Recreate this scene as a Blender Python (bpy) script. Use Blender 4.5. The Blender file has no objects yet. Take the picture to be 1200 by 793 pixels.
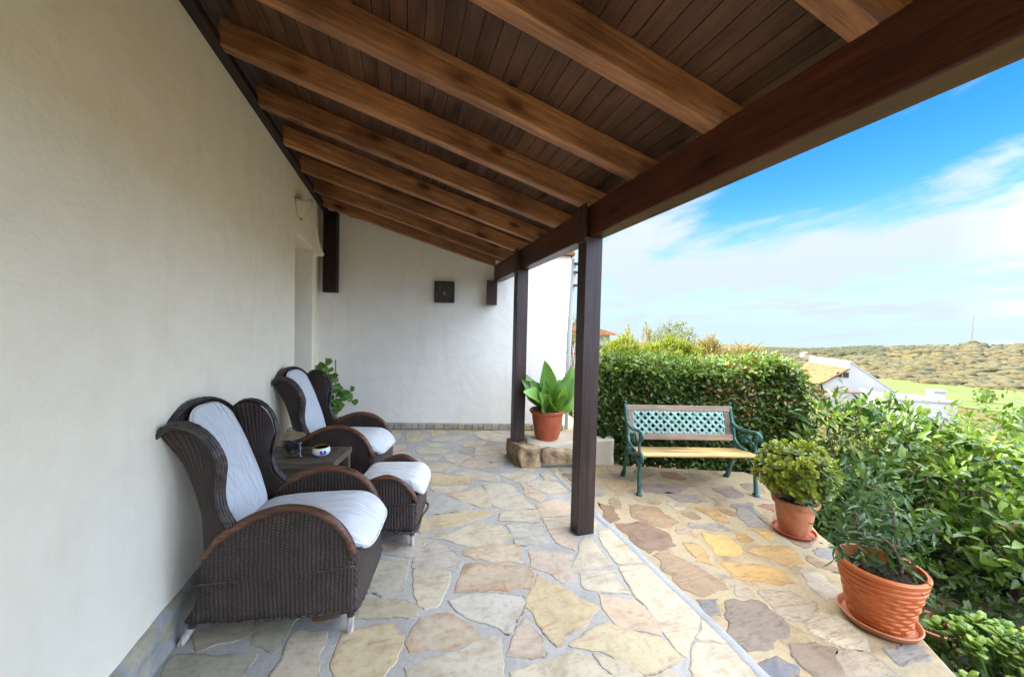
import bpy, bmesh, math, random
from mathutils import Vector, Matrix
R_ = math.radians
random.seed(7)
scene = bpy.context.scene
col = scene.collection

# ------------------------------------------------------------------ camera, sky, sun, exposure
cam_d = bpy.data.cameras.new('camera')
cam = bpy.data.objects.new('camera', cam_d); col.objects.link(cam)
cam_d.sensor_fit = 'HORIZONTAL'; cam_d.sensor_width = 36.0; cam_d.lens = 428.59 * 36.0 / 1200.0
cam_d.clip_start = 0.02; cam_d.clip_end = 8000
rx = (0.9560720765, -0.2921451500, 0.0240290628)      # right
dn = (0.0146062469, -0.0343926897, -0.9993016564)     # down
fw = (0.2927675564, 0.9557553841, -0.0286146457)      # forward
cam.matrix_world = Matrix(((rx[0], -dn[0], -fw[0], 0.0), (rx[1], -dn[1], -fw[1], 0.0), (rx[2], -dn[2], -fw[2], 1.55), (0, 0, 0, 1)))
scene.camera = cam

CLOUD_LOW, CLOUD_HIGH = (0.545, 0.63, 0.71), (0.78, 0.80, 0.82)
SUN_EL, SUN_DIR = R_(33), Vector((-0.80, 0.60, 0))
SUN_AZ = math.atan2(SUN_DIR.x, SUN_DIR.y)
world = bpy.data.worlds.new('World'); scene.world = world; world.use_nodes = True
nt = world.node_tree; nt.nodes.clear()
def wn(t, **k):
    n = nt.nodes.new(t)
    for a, b in k.items(): setattr(n, a, b)
    return n
out = wn('ShaderNodeOutputWorld'); bg = wn('ShaderNodeBackground'); bg.inputs['Strength'].default_value = 0.15
sky = wn('ShaderNodeTexSky', sky_type='NISHITA', sun_disc=False); sky.sun_elevation = SUN_EL; sky.sun_rotation = SUN_AZ % (2*math.pi)
sky.air_density = 1.0; sky.dust_density = 0.3; sky.ozone_density = 2.5; sky.altitude = 100
tc = wn('ShaderNodeTexCoord'); sep = wn('ShaderNodeSeparateXYZ'); nt.links.new(tc.outputs['Generated'], sep.inputs[0])
mx = wn('ShaderNodeMath', operation='MAXIMUM'); nt.links.new(sep.outputs['Z'], mx.inputs[0]); mx.inputs[1].default_value = 0.012
cmb = wn('ShaderNodeCombineXYZ'); nt.links.new(sep.outputs['X'], cmb.inputs[0]); nt.links.new(sep.outputs['Y'], cmb.inputs[1]); nt.links.new(mx.outputs[0], cmb.inputs[2])
nrm = wn('ShaderNodeVectorMath', operation='NORMALIZE'); nt.links.new(cmb.outputs[0], nrm.inputs[0])
nt.links.new(nrm.outputs[0], sky.inputs['Vector'])
hs = wn('ShaderNodeHueSaturation'); hs.inputs['Hue'].default_value = 0.505; hs.inputs['Saturation'].default_value = 1.42; hs.inputs['Value'].default_value = 0.25
nt.links.new(sky.outputs[0], hs.inputs['Color'])
# the clear air pales less towards this horizon than the model gives
hz = wn('ShaderNodeValToRGB'); he = hz.color_ramp.elements
he[0].position = 0.0; he[0].color = (0.92, 0.92, 0.92, 1); he[1].position = 0.30; he[1].color = (0, 0, 0, 1); hz.color_ramp.interpolation = 'EASE'
nt.links.new(mx.outputs[0], hz.inputs[0]); hm = wn('ShaderNodeMixRGB'); hm.inputs['Color2'].default_value = (0.45, 0.62, 0.765, 1)
nt.links.new(hz.outputs[0], hm.inputs['Fac']); nt.links.new(hs.outputs[0], hm.inputs['Color1'])
# clouds on a flat layer: direction divided by height, stretched into streaks
ad0 = wn('ShaderNodeMath', operation='ADD'); nt.links.new(sep.outputs['Z'], ad0.inputs[0]); ad0.inputs[1].default_value = 0.20
ad = wn('ShaderNodeMath', operation='MAXIMUM'); nt.links.new(ad0.outputs[0], ad.inputs[0]); ad.inputs[1].default_value = 0.03
dx = wn('ShaderNodeMath', operation='DIVIDE'); dy = wn('ShaderNodeMath', operation='DIVIDE')
nt.links.new(sep.outputs['X'], dx.inputs[0]); nt.links.new(ad.outputs[0], dx.inputs[1])
nt.links.new(sep.outputs['Y'], dy.inputs[0]); nt.links.new(ad.outputs[0], dy.inputs[1])
pl = wn('ShaderNodeCombineXYZ'); nt.links.new(dx.outputs[0], pl.inputs[0]); nt.links.new(dy.outputs[0], pl.inputs[1])
mp = wn('ShaderNodeMapping'); mp.inputs['Rotation'].default_value = (0, 0, R_(28)); mp.inputs['Scale'].default_value = (1.1, 0.62, 1); mp.inputs['Location'].default_value = (0.35, 0.9, 0)
nt.links.new(pl.outputs[0], mp.inputs[0])
nz = wn('ShaderNodeTexNoise'); nz.inputs['Scale'].default_value = 1.5; nz.inputs['Detail'].default_value = 12; nz.inputs['Roughness'].default_value = 0.60; nz.inputs['Distortion'].default_value = 0.25
nt.links.new(mp.outputs[0], nz.inputs['Vector'])
# cloud cover by height: thin veil at the horizon, a broad bank above it, a clear band, then unseen cover added overhead and behind the camera for fill light
cov = wn('ShaderNodeValToRGB'); cov.color_ramp.interpolation = 'B_SPLINE'
ce = cov.color_ramp.elements
COVER = [(0.0, 0.50), (0.04, 0.52), (0.12, 0.66), (0.24, 0.68), (0.36, 0.50), (0.50, 0.47), (0.60, 0.72), (0.75, 0.85), (1.0, 0.85)]
while len(ce) < len(COVER): ce.new(0.5)
for i, (p_, v_) in enumerate(COVER): ce[i].position = p_; ce[i].color = (v_, v_, v_, 1)
nt.links.new(mx.outputs[0], cov.inputs[0])
bk_ = wn('ShaderNodeMapRange'); bk_.inputs['From Min'].default_value = 0.05; bk_.inputs['From Max'].default_value = -0.5; bk_.inputs['To Min'].default_value = 0.0; bk_.inputs['To Max'].default_value = 0.30
nt.links.new(sep.outputs['Y'], bk_.inputs['Value'])
s1 = wn('ShaderNodeMath', operation='ADD'); nt.links.new(cov.outputs[0], s1.inputs[0]); nt.links.new(bk_.outputs[0], s1.inputs[1])
s2 = wn('ShaderNodeMath', operation='SUBTRACT'); nt.links.new(s1.outputs[0], s2.inputs[0]); s2.inputs[1].default_value = 0.5
sm = wn('ShaderNodeMath', operation='ADD'); nt.links.new(nz.outputs['Fac'], sm.inputs[0]); nt.links.new(s2.outputs[0], sm.inputs[1])
cr = wn('ShaderNodeValToRGB'); cr.color_ramp.interpolation = 'EASE'
cr.color_ramp.elements[0].position = 0.50; cr.color_ramp.elements[0].color = (0, 0, 0, 1)
cr.color_ramp.elements[1].position = 0.70; cr.color_ramp.elements[1].color = (0.95, 0.95, 0.95, 1)
nt.links.new(sm.outputs[0], cr.inputs[0])
mixc = wn('ShaderNodeMixRGB')
# unseen cloud to the right and behind, brightened several times to fill the shaded porch
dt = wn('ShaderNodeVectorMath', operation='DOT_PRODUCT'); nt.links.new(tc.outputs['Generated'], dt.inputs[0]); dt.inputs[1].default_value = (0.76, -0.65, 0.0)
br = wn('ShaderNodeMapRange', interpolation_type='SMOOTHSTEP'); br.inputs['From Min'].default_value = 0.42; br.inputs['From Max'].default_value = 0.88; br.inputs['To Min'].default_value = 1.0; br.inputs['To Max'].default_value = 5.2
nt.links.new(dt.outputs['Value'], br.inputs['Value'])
bz = wn('ShaderNodeValToRGB'); bz.color_ramp.interpolation = 'EASE'; be = bz.color_ramp.elements  # ring of unseen high cloud, brightened so the porch floor gets more light
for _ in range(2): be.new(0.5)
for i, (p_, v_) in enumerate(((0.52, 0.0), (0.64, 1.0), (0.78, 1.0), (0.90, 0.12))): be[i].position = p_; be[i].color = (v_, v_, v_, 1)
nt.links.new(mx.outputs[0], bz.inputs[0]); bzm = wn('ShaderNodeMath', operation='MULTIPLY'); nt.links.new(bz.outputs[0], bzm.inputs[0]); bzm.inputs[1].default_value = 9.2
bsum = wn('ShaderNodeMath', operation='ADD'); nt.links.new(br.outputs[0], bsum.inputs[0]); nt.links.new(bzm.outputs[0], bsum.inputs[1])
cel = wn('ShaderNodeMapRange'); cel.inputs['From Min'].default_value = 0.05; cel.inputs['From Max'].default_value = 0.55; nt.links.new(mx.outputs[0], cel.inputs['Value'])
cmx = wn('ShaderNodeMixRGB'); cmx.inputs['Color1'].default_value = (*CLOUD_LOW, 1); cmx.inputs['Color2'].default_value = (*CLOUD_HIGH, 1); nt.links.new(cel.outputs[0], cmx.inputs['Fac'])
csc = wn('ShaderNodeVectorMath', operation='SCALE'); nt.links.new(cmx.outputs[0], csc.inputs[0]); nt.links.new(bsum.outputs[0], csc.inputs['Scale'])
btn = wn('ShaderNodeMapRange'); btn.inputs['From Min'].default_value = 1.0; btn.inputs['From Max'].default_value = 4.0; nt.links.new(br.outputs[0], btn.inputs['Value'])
btc = wn('ShaderNodeMixRGB', blend_type='MULTIPLY'); btc.inputs['Color2'].default_value = (0.80, 0.94, 1.20, 1); nt.links.new(btn.outputs[0], btc.inputs['Fac']); nt.links.new(csc.outputs[0], btc.inputs['Color1'])  # the brightened unseen bank is tinted blue to cool its fill
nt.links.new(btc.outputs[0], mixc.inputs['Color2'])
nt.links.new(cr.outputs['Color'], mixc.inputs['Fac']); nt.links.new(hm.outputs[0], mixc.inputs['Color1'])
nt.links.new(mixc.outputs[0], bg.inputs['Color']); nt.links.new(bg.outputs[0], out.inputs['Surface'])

sd = bpy.data.lights.new('sun', 'SUN'); sd.energy = 2.0; sd.angle = R_(0.5); sd.color = (1.0, 0.93, 0.80)
sun = bpy.data.objects.new('sun', sd); col.objects.link(sun)
to_sun = SUN_DIR.normalized() * math.cos(SUN_EL) + Vector((0, 0, math.sin(SUN_EL)))
sun.rotation_euler = to_sun.to_track_quat('Z', 'Y').to_euler(); sun.location = (-20, 10, 20)
scene.view_settings.view_transform = 'Standard'; scene.view_settings.look = 'None'
scene.view_settings.exposure = 3.22; scene.view_settings.gamma = 1.0; scene.view_settings.use_curve_mapping = False
scene.render.engine = 'CYCLES'
scene.cycles.max_bounces = 10; scene.cycles.diffuse_bounces = 7; scene.cycles.glossy_bounces = 3; scene.cycles.transmission_bounces = 4
scene.cycles.transparent_max_bounces = 6; scene.cycles.sample_clamp_indirect = 6.0
try: scene.cycles.use_denoising = True
except Exception: pass

# ------------------------------------------------------------------ materials
def new_mat(name, rough=0.6, spec=0.4):
    m = bpy.data.materials.new(name); m.use_nodes = True
    b = m.node_tree.nodes['Principled BSDF']; b.inputs['Roughness'].default_value = rough
    b.inputs['Specular IOR Level'].default_value = spec
    return m, m.node_tree, b
def nd(t, kind, **k):
    n = t.nodes.new(kind)
    for a, v in k.items():
        if a in n.inputs.keys(): n.inputs[a].default_value = v
        else: setattr(n, a, v)
    return n
def coords(t, kind='Object', scale=(1, 1, 1), rot=(0, 0, 0)):
    c = nd(t, 'ShaderNodeTexCoord'); m = nd(t, 'ShaderNodeMapping'); m.inputs['Scale'].default_value = scale; m.inputs['Rotation'].default_value = rot
    t.links.new(c.outputs[kind], m.inputs['Vector']); return m.outputs[0]
def noise(t, vec, scale, detail=4, rough=0.55, dist=0.0):
    n = nd(t, 'ShaderNodeTexNoise'); n.inputs['Scale'].default_value = scale; n.inputs['Detail'].default_value = detail
    n.inputs['Roughness'].default_value = rough; n.inputs['Distortion'].default_value = dist
    t.links.new(vec, n.inputs['Vector']); return n.outputs['Fac']
def ramp(t, fac, stops):
    r = nd(t, 'ShaderNodeValToRGB'); e = r.color_ramp.elements
    while len(e) < len(stops): e.new(0.5)
    for i, (p, c) in enumerate(stops):
        e[i].position = p; e[i].color = (*c, 1) if len(c) == 3 else c
    t.links.new(fac, r.inputs[0]); return r.outputs[0]
def mixrgb(t, fac, a, b, mode='MIX'):
    n = nd(t, 'ShaderNodeMixRGB', blend_type=mode)
    for i, s in ((0, fac), (1, a), (2, b)):
        if hasattr(s, 'type') and hasattr(s, 'is_output'): t.links.new(s, n.inputs[i])
        elif i == 0: n.inputs[0].default_value = s
        else: n.inputs[i].default_value = (*s, 1)
    return n.outputs[0]
def math_(t, op, a, b=None):
    n = nd(t, 'ShaderNodeMath', operation=op)
    for i, s in ((0, a), (1, b)):
        if s is None: continue
        if hasattr(s, 'is_output'): t.links.new(s, n.inputs[i])
        else: n.inputs[i].default_value = s
    return n.outputs[0]
def bump(t, b, h, strength=0.3, dist=0.01, prev=None):
    n = nd(t, 'ShaderNodeBump'); n.inputs['Strength'].default_value = strength; n.inputs['Distance'].default_value = dist
    t.links.new(h, n.inputs['Height'])
    if prev is not None: t.links.new(prev, n.inputs['Normal'])
    t.links.new(n.outputs[0], b.inputs['Normal']); return n.outputs[0]
def simple(name, c, rough=0.6, var=0.12, scale=12, bmp=0.15, metallic=0.0, spec=0.4, stretch=(1, 1, 1)):
    m, t, b = new_mat(name, rough, spec); v = coords(t, scale=stretch)
    f = noise(t, v, scale, 6)
    lo = tuple(x*(1-var*1.6) for x in c); hi = tuple(min(1, x*(1+var*1.2)) for x in c)
    t.links.new(ramp(t, f, [(0.28, lo), (0.72, hi)]), b.inputs['Base Color'])
    b.inputs['Metallic'].default_value = metallic
    if bmp: bump(t, b, noise(t, v, scale*4, 6), bmp, 0.01)
    return m

def plaster(name, c, rough=0.85):
    m, t, b = new_mat(name, rough, 0.2); v = coords(t)
    f1 = noise(t, v, 0.9, 5, 0.6, 0.6); f2 = noise(t, v, 6, 6, 0.6)
    base = ramp(t, f1, [(0.3, tuple(x*0.94 for x in c)), (0.7, c)])
    st = ramp(t, f2, [(0.33, (0.955, 0.945, 0.93)), (0.6, (1, 1, 1))])
    cc = mixrgb(t, 1.0, base, st, 'MULTIPLY')
    vs = coords(t, scale=(3.0, 3.0, 0.5)); f4 = noise(t, vs, 1.6, 7, 0.62, 0.3)
    cc = mixrgb(t, 1.0, cc, ramp(t, f4, [(0.25, (0.93, 0.92, 0.9)), (0.45, (1, 1, 1))]), 'MULTIPLY')
    t.links.new(cc, b.inputs['Base Color'])
    n1 = bump(t, b, noise(t, v, 3.2, 4, 0.5, 0.4), 0.30, 0.03)
    n2 = bump(t, b, noise(t, coords(t, scale=(1, 1, 2.2), rot=(0.5, 0.3, 0.2)), 13, 5, 0.6, 1.2), 0.13, 0.010, n1)
    bump(t, b, noise(t, v, 70, 6, 0.65), 0.25, 0.004, n2)
    return m
M = {}
M['plaster'] = plaster('cream_plaster', (0.89, 0.805, 0.635))
M['ledge_plaster'] = plaster('dirty_ledge_plaster', (0.56, 0.49, 0.39))
M['white_plaster'] = plaster('white_plaster', (0.86, 0.815, 0.725))
M['far_white'] = simple('far_white_render', (0.36, 0.36, 0.365), 0.8, 0.03, 1.0, 0)

def wood(name, c_lo, c_hi, axis='Y', rough=0.45, knots=True, ring=1.0, plank=None, spec=0.35):
    """stained timber: grain stretched along axis, knots, wear"""
    m, t, b = new_mat(name, rough, spec)
    sc = {'X': (0.35, 6, 6), 'Y': (6, 0.35, 6), 'Z': (6, 6, 0.35)}[axis]
    oi = nd(t, 'ShaderNodeObjectInfo')
    c = nd(t, 'ShaderNodeTexCoord'); av = nd(t, 'ShaderNodeVectorMath', operation='ADD')
    sv = nd(t, 'ShaderNodeVectorMath', operation='SCALE'); sv.inputs[0].default_value = (3.1, 7.7, 5.3); t.links.new(oi.outputs['Random'], sv.inputs['Scale'])
    t.links.new(c.outputs['Object'], av.inputs[0]); t.links.new(sv.outputs[0], av.inputs[1])
    mp_ = nd(t, 'ShaderNodeMapping'); mp_.inputs['Scale'].default_value = sc; t.links.new(av.outputs[0], mp_.inputs[0]); v = mp_.outputs[0]
    g = noise(t, v, 3.2 * ring, 8, 0.62, 1.2); big = noise(t, av.outputs[0], 1.6, 3, 0.5)
    colr = ramp(t, g, [(0.25, c_lo), (0.55, tuple((a+b_)/2 for a, b_ in zip(c_lo, c_hi))), (0.78, c_hi)])
    colr = mixrgb(t, 1.0, colr, ramp(t, big, [(0.32, (0.50, 0.46, 0.43)), (0.5, (0.95, 0.94, 0.93)), (0.68, (1.22, 1.20, 1.16))]), 'MULTIPLY')
    fine = noise(t, v, 22, 5, 0.6)
    colr = mixrgb(t, 1.0, colr, ramp(t, fine, [(0.3, (0.66, 0.64, 0.62)), (0.62, (1.12, 1.12, 1.12))]), 'MULTIPLY')
    if knots:
        ks = {'X': (1.3, 3.2, 3.2), 'Y': (3.2, 1.3, 3.2), 'Z': (3.2, 3.2, 1.3)}[axis]
        mk = nd(t, 'ShaderNodeMapping'); mk.inputs['Scale'].default_value = tuple(k*1.35 for k in ks); t.links.new(av.outputs[0], mk.inputs[0])
        vo = nd(t, 'ShaderNodeTexVoronoi'); vo.inputs['Scale'].default_value = 1.35; t.links.new(mk.outputs[0], vo.inputs['Vector'])
        kf = ramp(t, vo.outputs['Distance'], [(0.09, (0.13, 0.09, 0.07)), (0.15, (0.48, 0.40, 0.36)), (0.19, (0.82, 0.76, 0.72)), (0.30, (1, 1, 1))])
        colr = mixrgb(t, 0.85, colr, kf, 'MULTIPLY')
    if plank:
        vc = nd(t, 'ShaderNodeAttribute'); vc.attribute_name = 'tint'
        colr = mixrgb(t, 1.0, colr, vc.outputs['Color'], 'MULTIPLY')
    t.links.new(colr, b.inputs['Base Color'])
    bump(t, b, fine, 0.25, 0.004)
    return m
M['beam'] = wood('dark_stained_beam', (0.045, 0.012, 0.006), (0.140, 0.038, 0.017), 'Y', 0.42)
M['post'] = wood('dark_stained_post', (0.020, 0.0105, 0.0085), (0.082, 0.046, 0.036), 'Z', 0.42, knots=False)
M['rafter'] = wood('honey_stained_rafter', (0.15, 0.056, 0.022), (0.64, 0.305, 0.130), 'X', 0.5)
M['board'] = wood('brown_ceiling_board', (0.060, 0.027, 0.014), (0.155, 0.074, 0.039), 'Y', 0.6, plank=True)
M['board_gap'] = simple('board_groove', (0.30, 0.22, 0.14), 0.8, 0.3, 9, 0)
M['plate'] = wood('dark_wall_plate', (0.010, 0.005, 0.0035), (0.030, 0.013, 0.009), 'Y', 0.5)
M['table_wood'] = wood('weathered_grey_brown_wood', (0.085, 0.062, 0.047), (0.20, 0.155, 0.122), 'X', 0.6, knots=False)
M['bench_yellow'] = wood('varnished_yellow_slat', (0.36, 0.22, 0.075), (0.60, 0.42, 0.17), 'X', 0.4, knots=False)
M['bench_brown'] = wood('greyed_bench_slat', (0.16, 0.105, 0.07), (0.30, 0.215, 0.15), 'X', 0.55, knots=False)
M['cane'] = wood('worn_cane_rail', (0.030, 0.012, 0.008), (0.27, 0.115, 0.056), 'X', 0.38, knots=False, ring=1.6)
M['stake'] = simple('bamboo_stake', (0.30, 0.22, 0.12), 0.6, 0.2)

def paving(name, streak=1.0):
    m, t, b = new_mat(name, 0.62, 0.35)
    at = nd(t, 'ShaderNodeAttribute'); at.attribute_name = 'tint'
    v = coords(t); f1 = noise(t, v, 5.5, 7, 0.6, 0.8); f2 = noise(t, v, 30, 8, 0.7)
    vs = coords(t, scale=(1.2, 5.5, 1), rot=(0, 0, 0.5)); f3 = noise(t, vs, 3.0, 7, 0.65, 1.5)
    c = mixrgb(t, 1.0, at.outputs['Color'], ramp(t, f1, [(0.28, (0.74, 0.71, 0.67)), (0.5, (0.98, 0.98, 0.98)), (0.72, (1.12, 1.10, 1.06))]), 'MULTIPLY')
    c = mixrgb(t, 0.8 * streak, c, ramp(t, f3, [(0.30, (0.70, 0.58, 0.46)), (0.47, (1, 1, 1))]), 'MULTIPLY')
    c = mixrgb(t, 1.0, c, ramp(t, f2, [(0.28, (0.72, 0.69, 0.66)), (0.48, (1.0, 1.0, 1.0)), (0.75, (1.06, 1.05, 1.03))]), 'MULTIPLY')
    if streak > 1:
        vl = coords(t, scale=(1.5, 11, 1), rot=(0, 0, 0.9)); fl = noise(t, vl, 4.0, 8, 0.7, 2.2)
        c = mixrgb(t, ramp(t, noise(t, v, 2.2, 2), [(0.40, (0.15, 0.15, 0.15)), (0.62, (0.85, 0.85, 0.85))]), c, mixrgb(t, 1.0, c, ramp(t, fl, [(0.34, (0.45, 0.40, 0.36)), (0.52, (1.02, 1.02, 1.02)), (0.70, (1.18, 1.14, 1.08))]), 'MULTIPLY'))
    # rusty and dark-crusted zones where the stone carries them (alpha of the tint)
    fr = noise(t, v, 9, 6, 0.65, 1.0)
    ed = nd(t, 'ShaderNodeAttribute'); ed.attribute_name = 'edge'
    re_ = math_(t, 'ADD', fr, math_(t, 'SUBTRACT', math_(t, 'MULTIPLY', ed.outputs['Fac'], 0.13), 0.07))
    am = math_(t, 'MULTIPLY', at.outputs['Alpha'], ramp(t, re_, [(0.46, (0, 0, 0)), (0.64, (0.85, 0.85, 0.85))]))
    c = mixrgb(t, am, c, mixrgb(t, ramp(t, f2, [(0.35, (0, 0, 0)), (0.65, (1, 1, 1))]), (0.22, 0.105, 0.045), (0.44, 0.24, 0.105)))
    ac = nd(t, 'ShaderNodeAttribute'); ac.attribute_name = 'crust'
    am2 = math_(t, 'MULTIPLY', ac.outputs['Fac'], ramp(t, f2, [(0.42, (0, 0, 0)), (0.54, (1, 1, 1))]))
    c = mixrgb(t, am2, c, (0.10, 0.085, 0.07))
    t.links.new(c, b.inputs['Base Color'])
    n1 = bump(t, b, f1, 0.3, 0.012); n2 = bump(t, b, f3, 0.35, 0.006, n1); bump(t, b, f2, 0.35, 0.003, n2)
    return m
M['stone'] = paving('porch_flagstone'); M['stone2'] = paving('patio_flagstone', 1.1)
def cement(name, stops, s=3.0):
    m, t, b = new_mat(name, 0.8, 0.25); v = coords(t)
    f = noise(t, v, s, 8, 0.65, 0.5); f2 = noise(t, v, 45, 6, 0.7)
    c = ramp(t, f, stops); c = mixrgb(t, 1.0, c, ramp(t, f2, [(0.3, (0.82, 0.81, 0.80)), (0.6, (1.04, 1.04, 1.04))]), 'MULTIPLY')
    t.links.new(c, b.inputs['Base Color']); n1 = bump(t, b, f, 0.25, 0.01); bump(t, b, f2, 0.4, 0.003, n1); return m
M['mortar'] = cement('grey_mortar', [(0.3, (0.265, 0.252, 0.232)), (0.55, (0.345, 0.328, 0.302)), (0.75, (0.41, 0.392, 0.362))])
M['sandy'] = cement('sandy_mortar', [(0.28, (0.16, 0.115, 0.070)), (0.41, (0.30, 0.225, 0.132)), (0.50, (0.38, 0.295, 0.178)), (0.59, (0.34, 0.28, 0.185)), (0.70, (0.19, 0.165, 0.13))], 2.9)
M['strip'] = cement('pale_cement_strip', [(0.3, (0.26, 0.26, 0.262)), (0.7, (0.35, 0.35, 0.348))])
M['ledge_stone'] = simple('ochre_rubble_stone', (0.33, 0.225, 0.125), 0.8, 0.5, 9, 0.8)
M['skirt'] = paving('skirting_stone', 0.8)
def rubble_fillet():
    m, t, b = new_mat('rubble_and_cement', 0.8, 0.25); v = coords(t, scale=(1, 1, 1.2))
    vo = nd(t, 'ShaderNodeTexVoronoi', feature='DISTANCE_TO_EDGE'); vo.inputs['Scale'].default_value = 6.0; t.links.new(v, vo.inputs['Vector'])
    v2 = nd(t, 'ShaderNodeTexVoronoi'); v2.inputs['Scale'].default_value = 6.0; t.links.new(v, v2.inputs['Vector'])
    bw = nd(t, 'ShaderNodeRGBToBW'); t.links.new(v2.outputs['Color'], bw.inputs[0]); st = ramp(t, bw.outputs[0], [(0.2, (0.24, 0.215, 0.15)), (0.5, (0.38, 0.345, 0.255)), (0.8, (0.44, 0.39, 0.27))]); f = noise(t, v, 11, 7, 0.65, 0.6)
    c = mixrgb(t, ramp(t, vo.outputs['Distance'], [(0.04, (0, 0, 0)), (0.13, (1, 1, 1))]), (0.33, 0.33, 0.325), mixrgb(t, 0.45, st, (0.44, 0.405, 0.30)))
    c = mixrgb(t, 1.0, c, ramp(t, f, [(0.3, (0.72, 0.70, 0.66)), (0.65, (1.08, 1.06, 1.04))]), 'MULTIPLY')
    t.links.new(c, b.inputs['Base Color']); n1 = bump(t, b, vo.outputs['Distance'], 0.5, 0.02); bump(t, b, f, 0.5, 0.01, n1); return m
M['fillet'] = rubble_fillet()
M['sconce'] = plaster('beige_sconce', (0.60, 0.50, 0.36))

def wicker(name):
    """woven strands round vertical stakes, from the panel's own UV in metres"""
    m, t, b = new_mat(name, 0.42, 0.45)
    uv = nd(t, 'ShaderNodeUVMap'); sp = nd(t, 'ShaderNodeSeparateXYZ'); t.links.new(uv.outputs[0], sp.inputs[0])
    # wobble
    ob = coords(t); wob = math_(t, 'MULTIPLY', math_(t, 'SUBTRACT', noise(t, ob, 8, 4), 0.5), 0.026)
    U = math_(t, 'ADD', sp.outputs[0], wob); V = math_(t, 'ADD', sp.outputs[1], math_(t, 'MULTIPLY', wob, 0.7))
    pw, ph = 0.020, 0.0062
    cu = math_(t, 'DIVIDE', U, pw); rv = math_(t, 'DIVIDE', V, ph)
    par = math_(t, 'MODULO', math_(t, 'ADD', math_(t, 'FLOOR', rv), 2000.0), 2.0)
    # over/under: shift by one stake on alternate rows
    s = math_(t, 'SINE', math_(t, 'MULTIPLY', math_(t, 'ADD', cu, par), math.pi))
    over = math_(t, 'ADD', math_(t, 'MULTIPLY', s, 0.5), 0.5)
    row = math_(t, 'ABSOLUTE', math_(t, 'SINE', math_(t, 'MULTIPLY', rv, math.pi)))
    stake = math_(t, 'ABSOLUTE', math_(t, 'SINE', math_(t, 'MULTIPLY', cu, math.pi)))
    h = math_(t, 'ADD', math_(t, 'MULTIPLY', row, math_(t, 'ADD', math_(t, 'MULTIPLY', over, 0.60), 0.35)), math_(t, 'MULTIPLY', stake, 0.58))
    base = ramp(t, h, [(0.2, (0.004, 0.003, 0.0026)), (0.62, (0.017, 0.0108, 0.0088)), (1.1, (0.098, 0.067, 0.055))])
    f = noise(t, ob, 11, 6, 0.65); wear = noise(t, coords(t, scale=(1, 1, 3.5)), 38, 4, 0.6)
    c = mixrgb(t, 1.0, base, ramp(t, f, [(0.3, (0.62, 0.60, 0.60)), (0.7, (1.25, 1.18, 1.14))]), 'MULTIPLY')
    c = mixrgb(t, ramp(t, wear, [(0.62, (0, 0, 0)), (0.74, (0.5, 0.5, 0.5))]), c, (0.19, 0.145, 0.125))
    t.links.new(c, b.inputs['Base Color']); bump(t, b, h, 0.9, 0.006)
    return m
M['wicker'] = wicker('dark_brown_wicker')
M['braid'] = simple('braided_wicker_rim', (0.060, 0.043, 0.037), 0.42, 0.6, 30, 0.3)
M['leg_white'] = simple('worn_whitened_leg', (0.42, 0.38, 0.33), 0.6, 0.5, 16, 0.2, stretch=(4, 4, 0.7))
M['leg_dark'] = simple('dark_leg_wrap', (0.05, 0.03, 0.022), 0.5, 0.3, 30, 0.2)
def cloth(name, c):
    m, t, b = new_mat(name, 0.9, 0.15); v = coords(t)
    b.inputs['Sheen Weight'].default_value = 0.2
    t.links.new(ramp(t, noise(t, v, 5, 4), [(0.3, tuple(x*0.93 for x in c)), (0.7, c)]), b.inputs['Base Color'])
    vf = coords(t, scale=(1.0, 3.6, 1.2), rot=(0, 0, 0.35))
    n1 = bump(t, b, noise(t, vf, 4.5, 3, 0.5, 1.2), 0.75, 0.03)
    n2 = bump(t, b, noise(t, v, 19, 3, 0.55, 0.5), 0.22, 0.01, n1); bump(t, b, noise(t, v, 260, 2), 0.12, 0.002, n2); return m
M['cotton'] = cloth('white_cotton', (0.615, 0.61, 0.61))
M['terracotta'] = simple('terracotta_plastic', (0.52, 0.125, 0.030), 0.42, 0.12, 7, 0.05)
M['terracotta_red'] = simple('red_terracotta', (0.36, 0.075, 0.030), 0.45, 0.12, 7, 0.05)
M['terracotta_clay'] = simple('clay_terracotta', (0.46, 0.17, 0.075), 0.7, 0.2, 9, 0.1)
def weather(mat, c, amt):
    t = mat.node_tree; b = t.nodes['Principled BSDF']; src = b.inputs['Base Color'].links[0].from_socket
    v = coords(t, scale=(1, 1, 0.7)); f = noise(t, v, 9, 8, 0.7, 0.8)
    t.links.new(mixrgb(t, ramp(t, f, [(0.50, (0, 0, 0)), (0.72, (amt, amt, amt))]), src, c), b.inputs['Base Color'])
weather(M['terracotta'], (0.42, 0.20, 0.11), 0.6); weather(M['terracotta_clay'], (0.50, 0.33, 0.23), 0.75); weather(M['terracotta_red'], (0.30, 0.13, 0.08), 0.6)
M['soil'] = simple('dark_soil', (0.035, 0.024, 0.016), 0.95, 0.5, 40, 0.9)
M['iron_green'] = simple('green_painted_iron', (0.030, 0.105, 0.090), 0.38, 0.35, 18, 0.2)
M['iron_turq'] = simple('worn_turquoise_iron', (0.20, 0.335, 0.305), 0.5, 0.3, 18, 0.2)
M['iron_dark'] = simple('dark_iron', (0.025, 0.025, 0.027), 0.45, 0.3, 20, 0.2)
M['grey_metal'] = simple('grey_metal', (0.22, 0.23, 0.24), 0.4, 0.2, 20, 0.1, metallic=0.6)
M['lantern'] = simple('bronze_lantern', (0.055, 0.045, 0.035), 0.45, 0.4, 25, 0.2, metallic=0.3)
M['lantern_cap'] = simple('tan_lantern_cap', (0.24, 0.17, 0.09), 0.6, 0.3, 25, 0.2)
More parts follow.
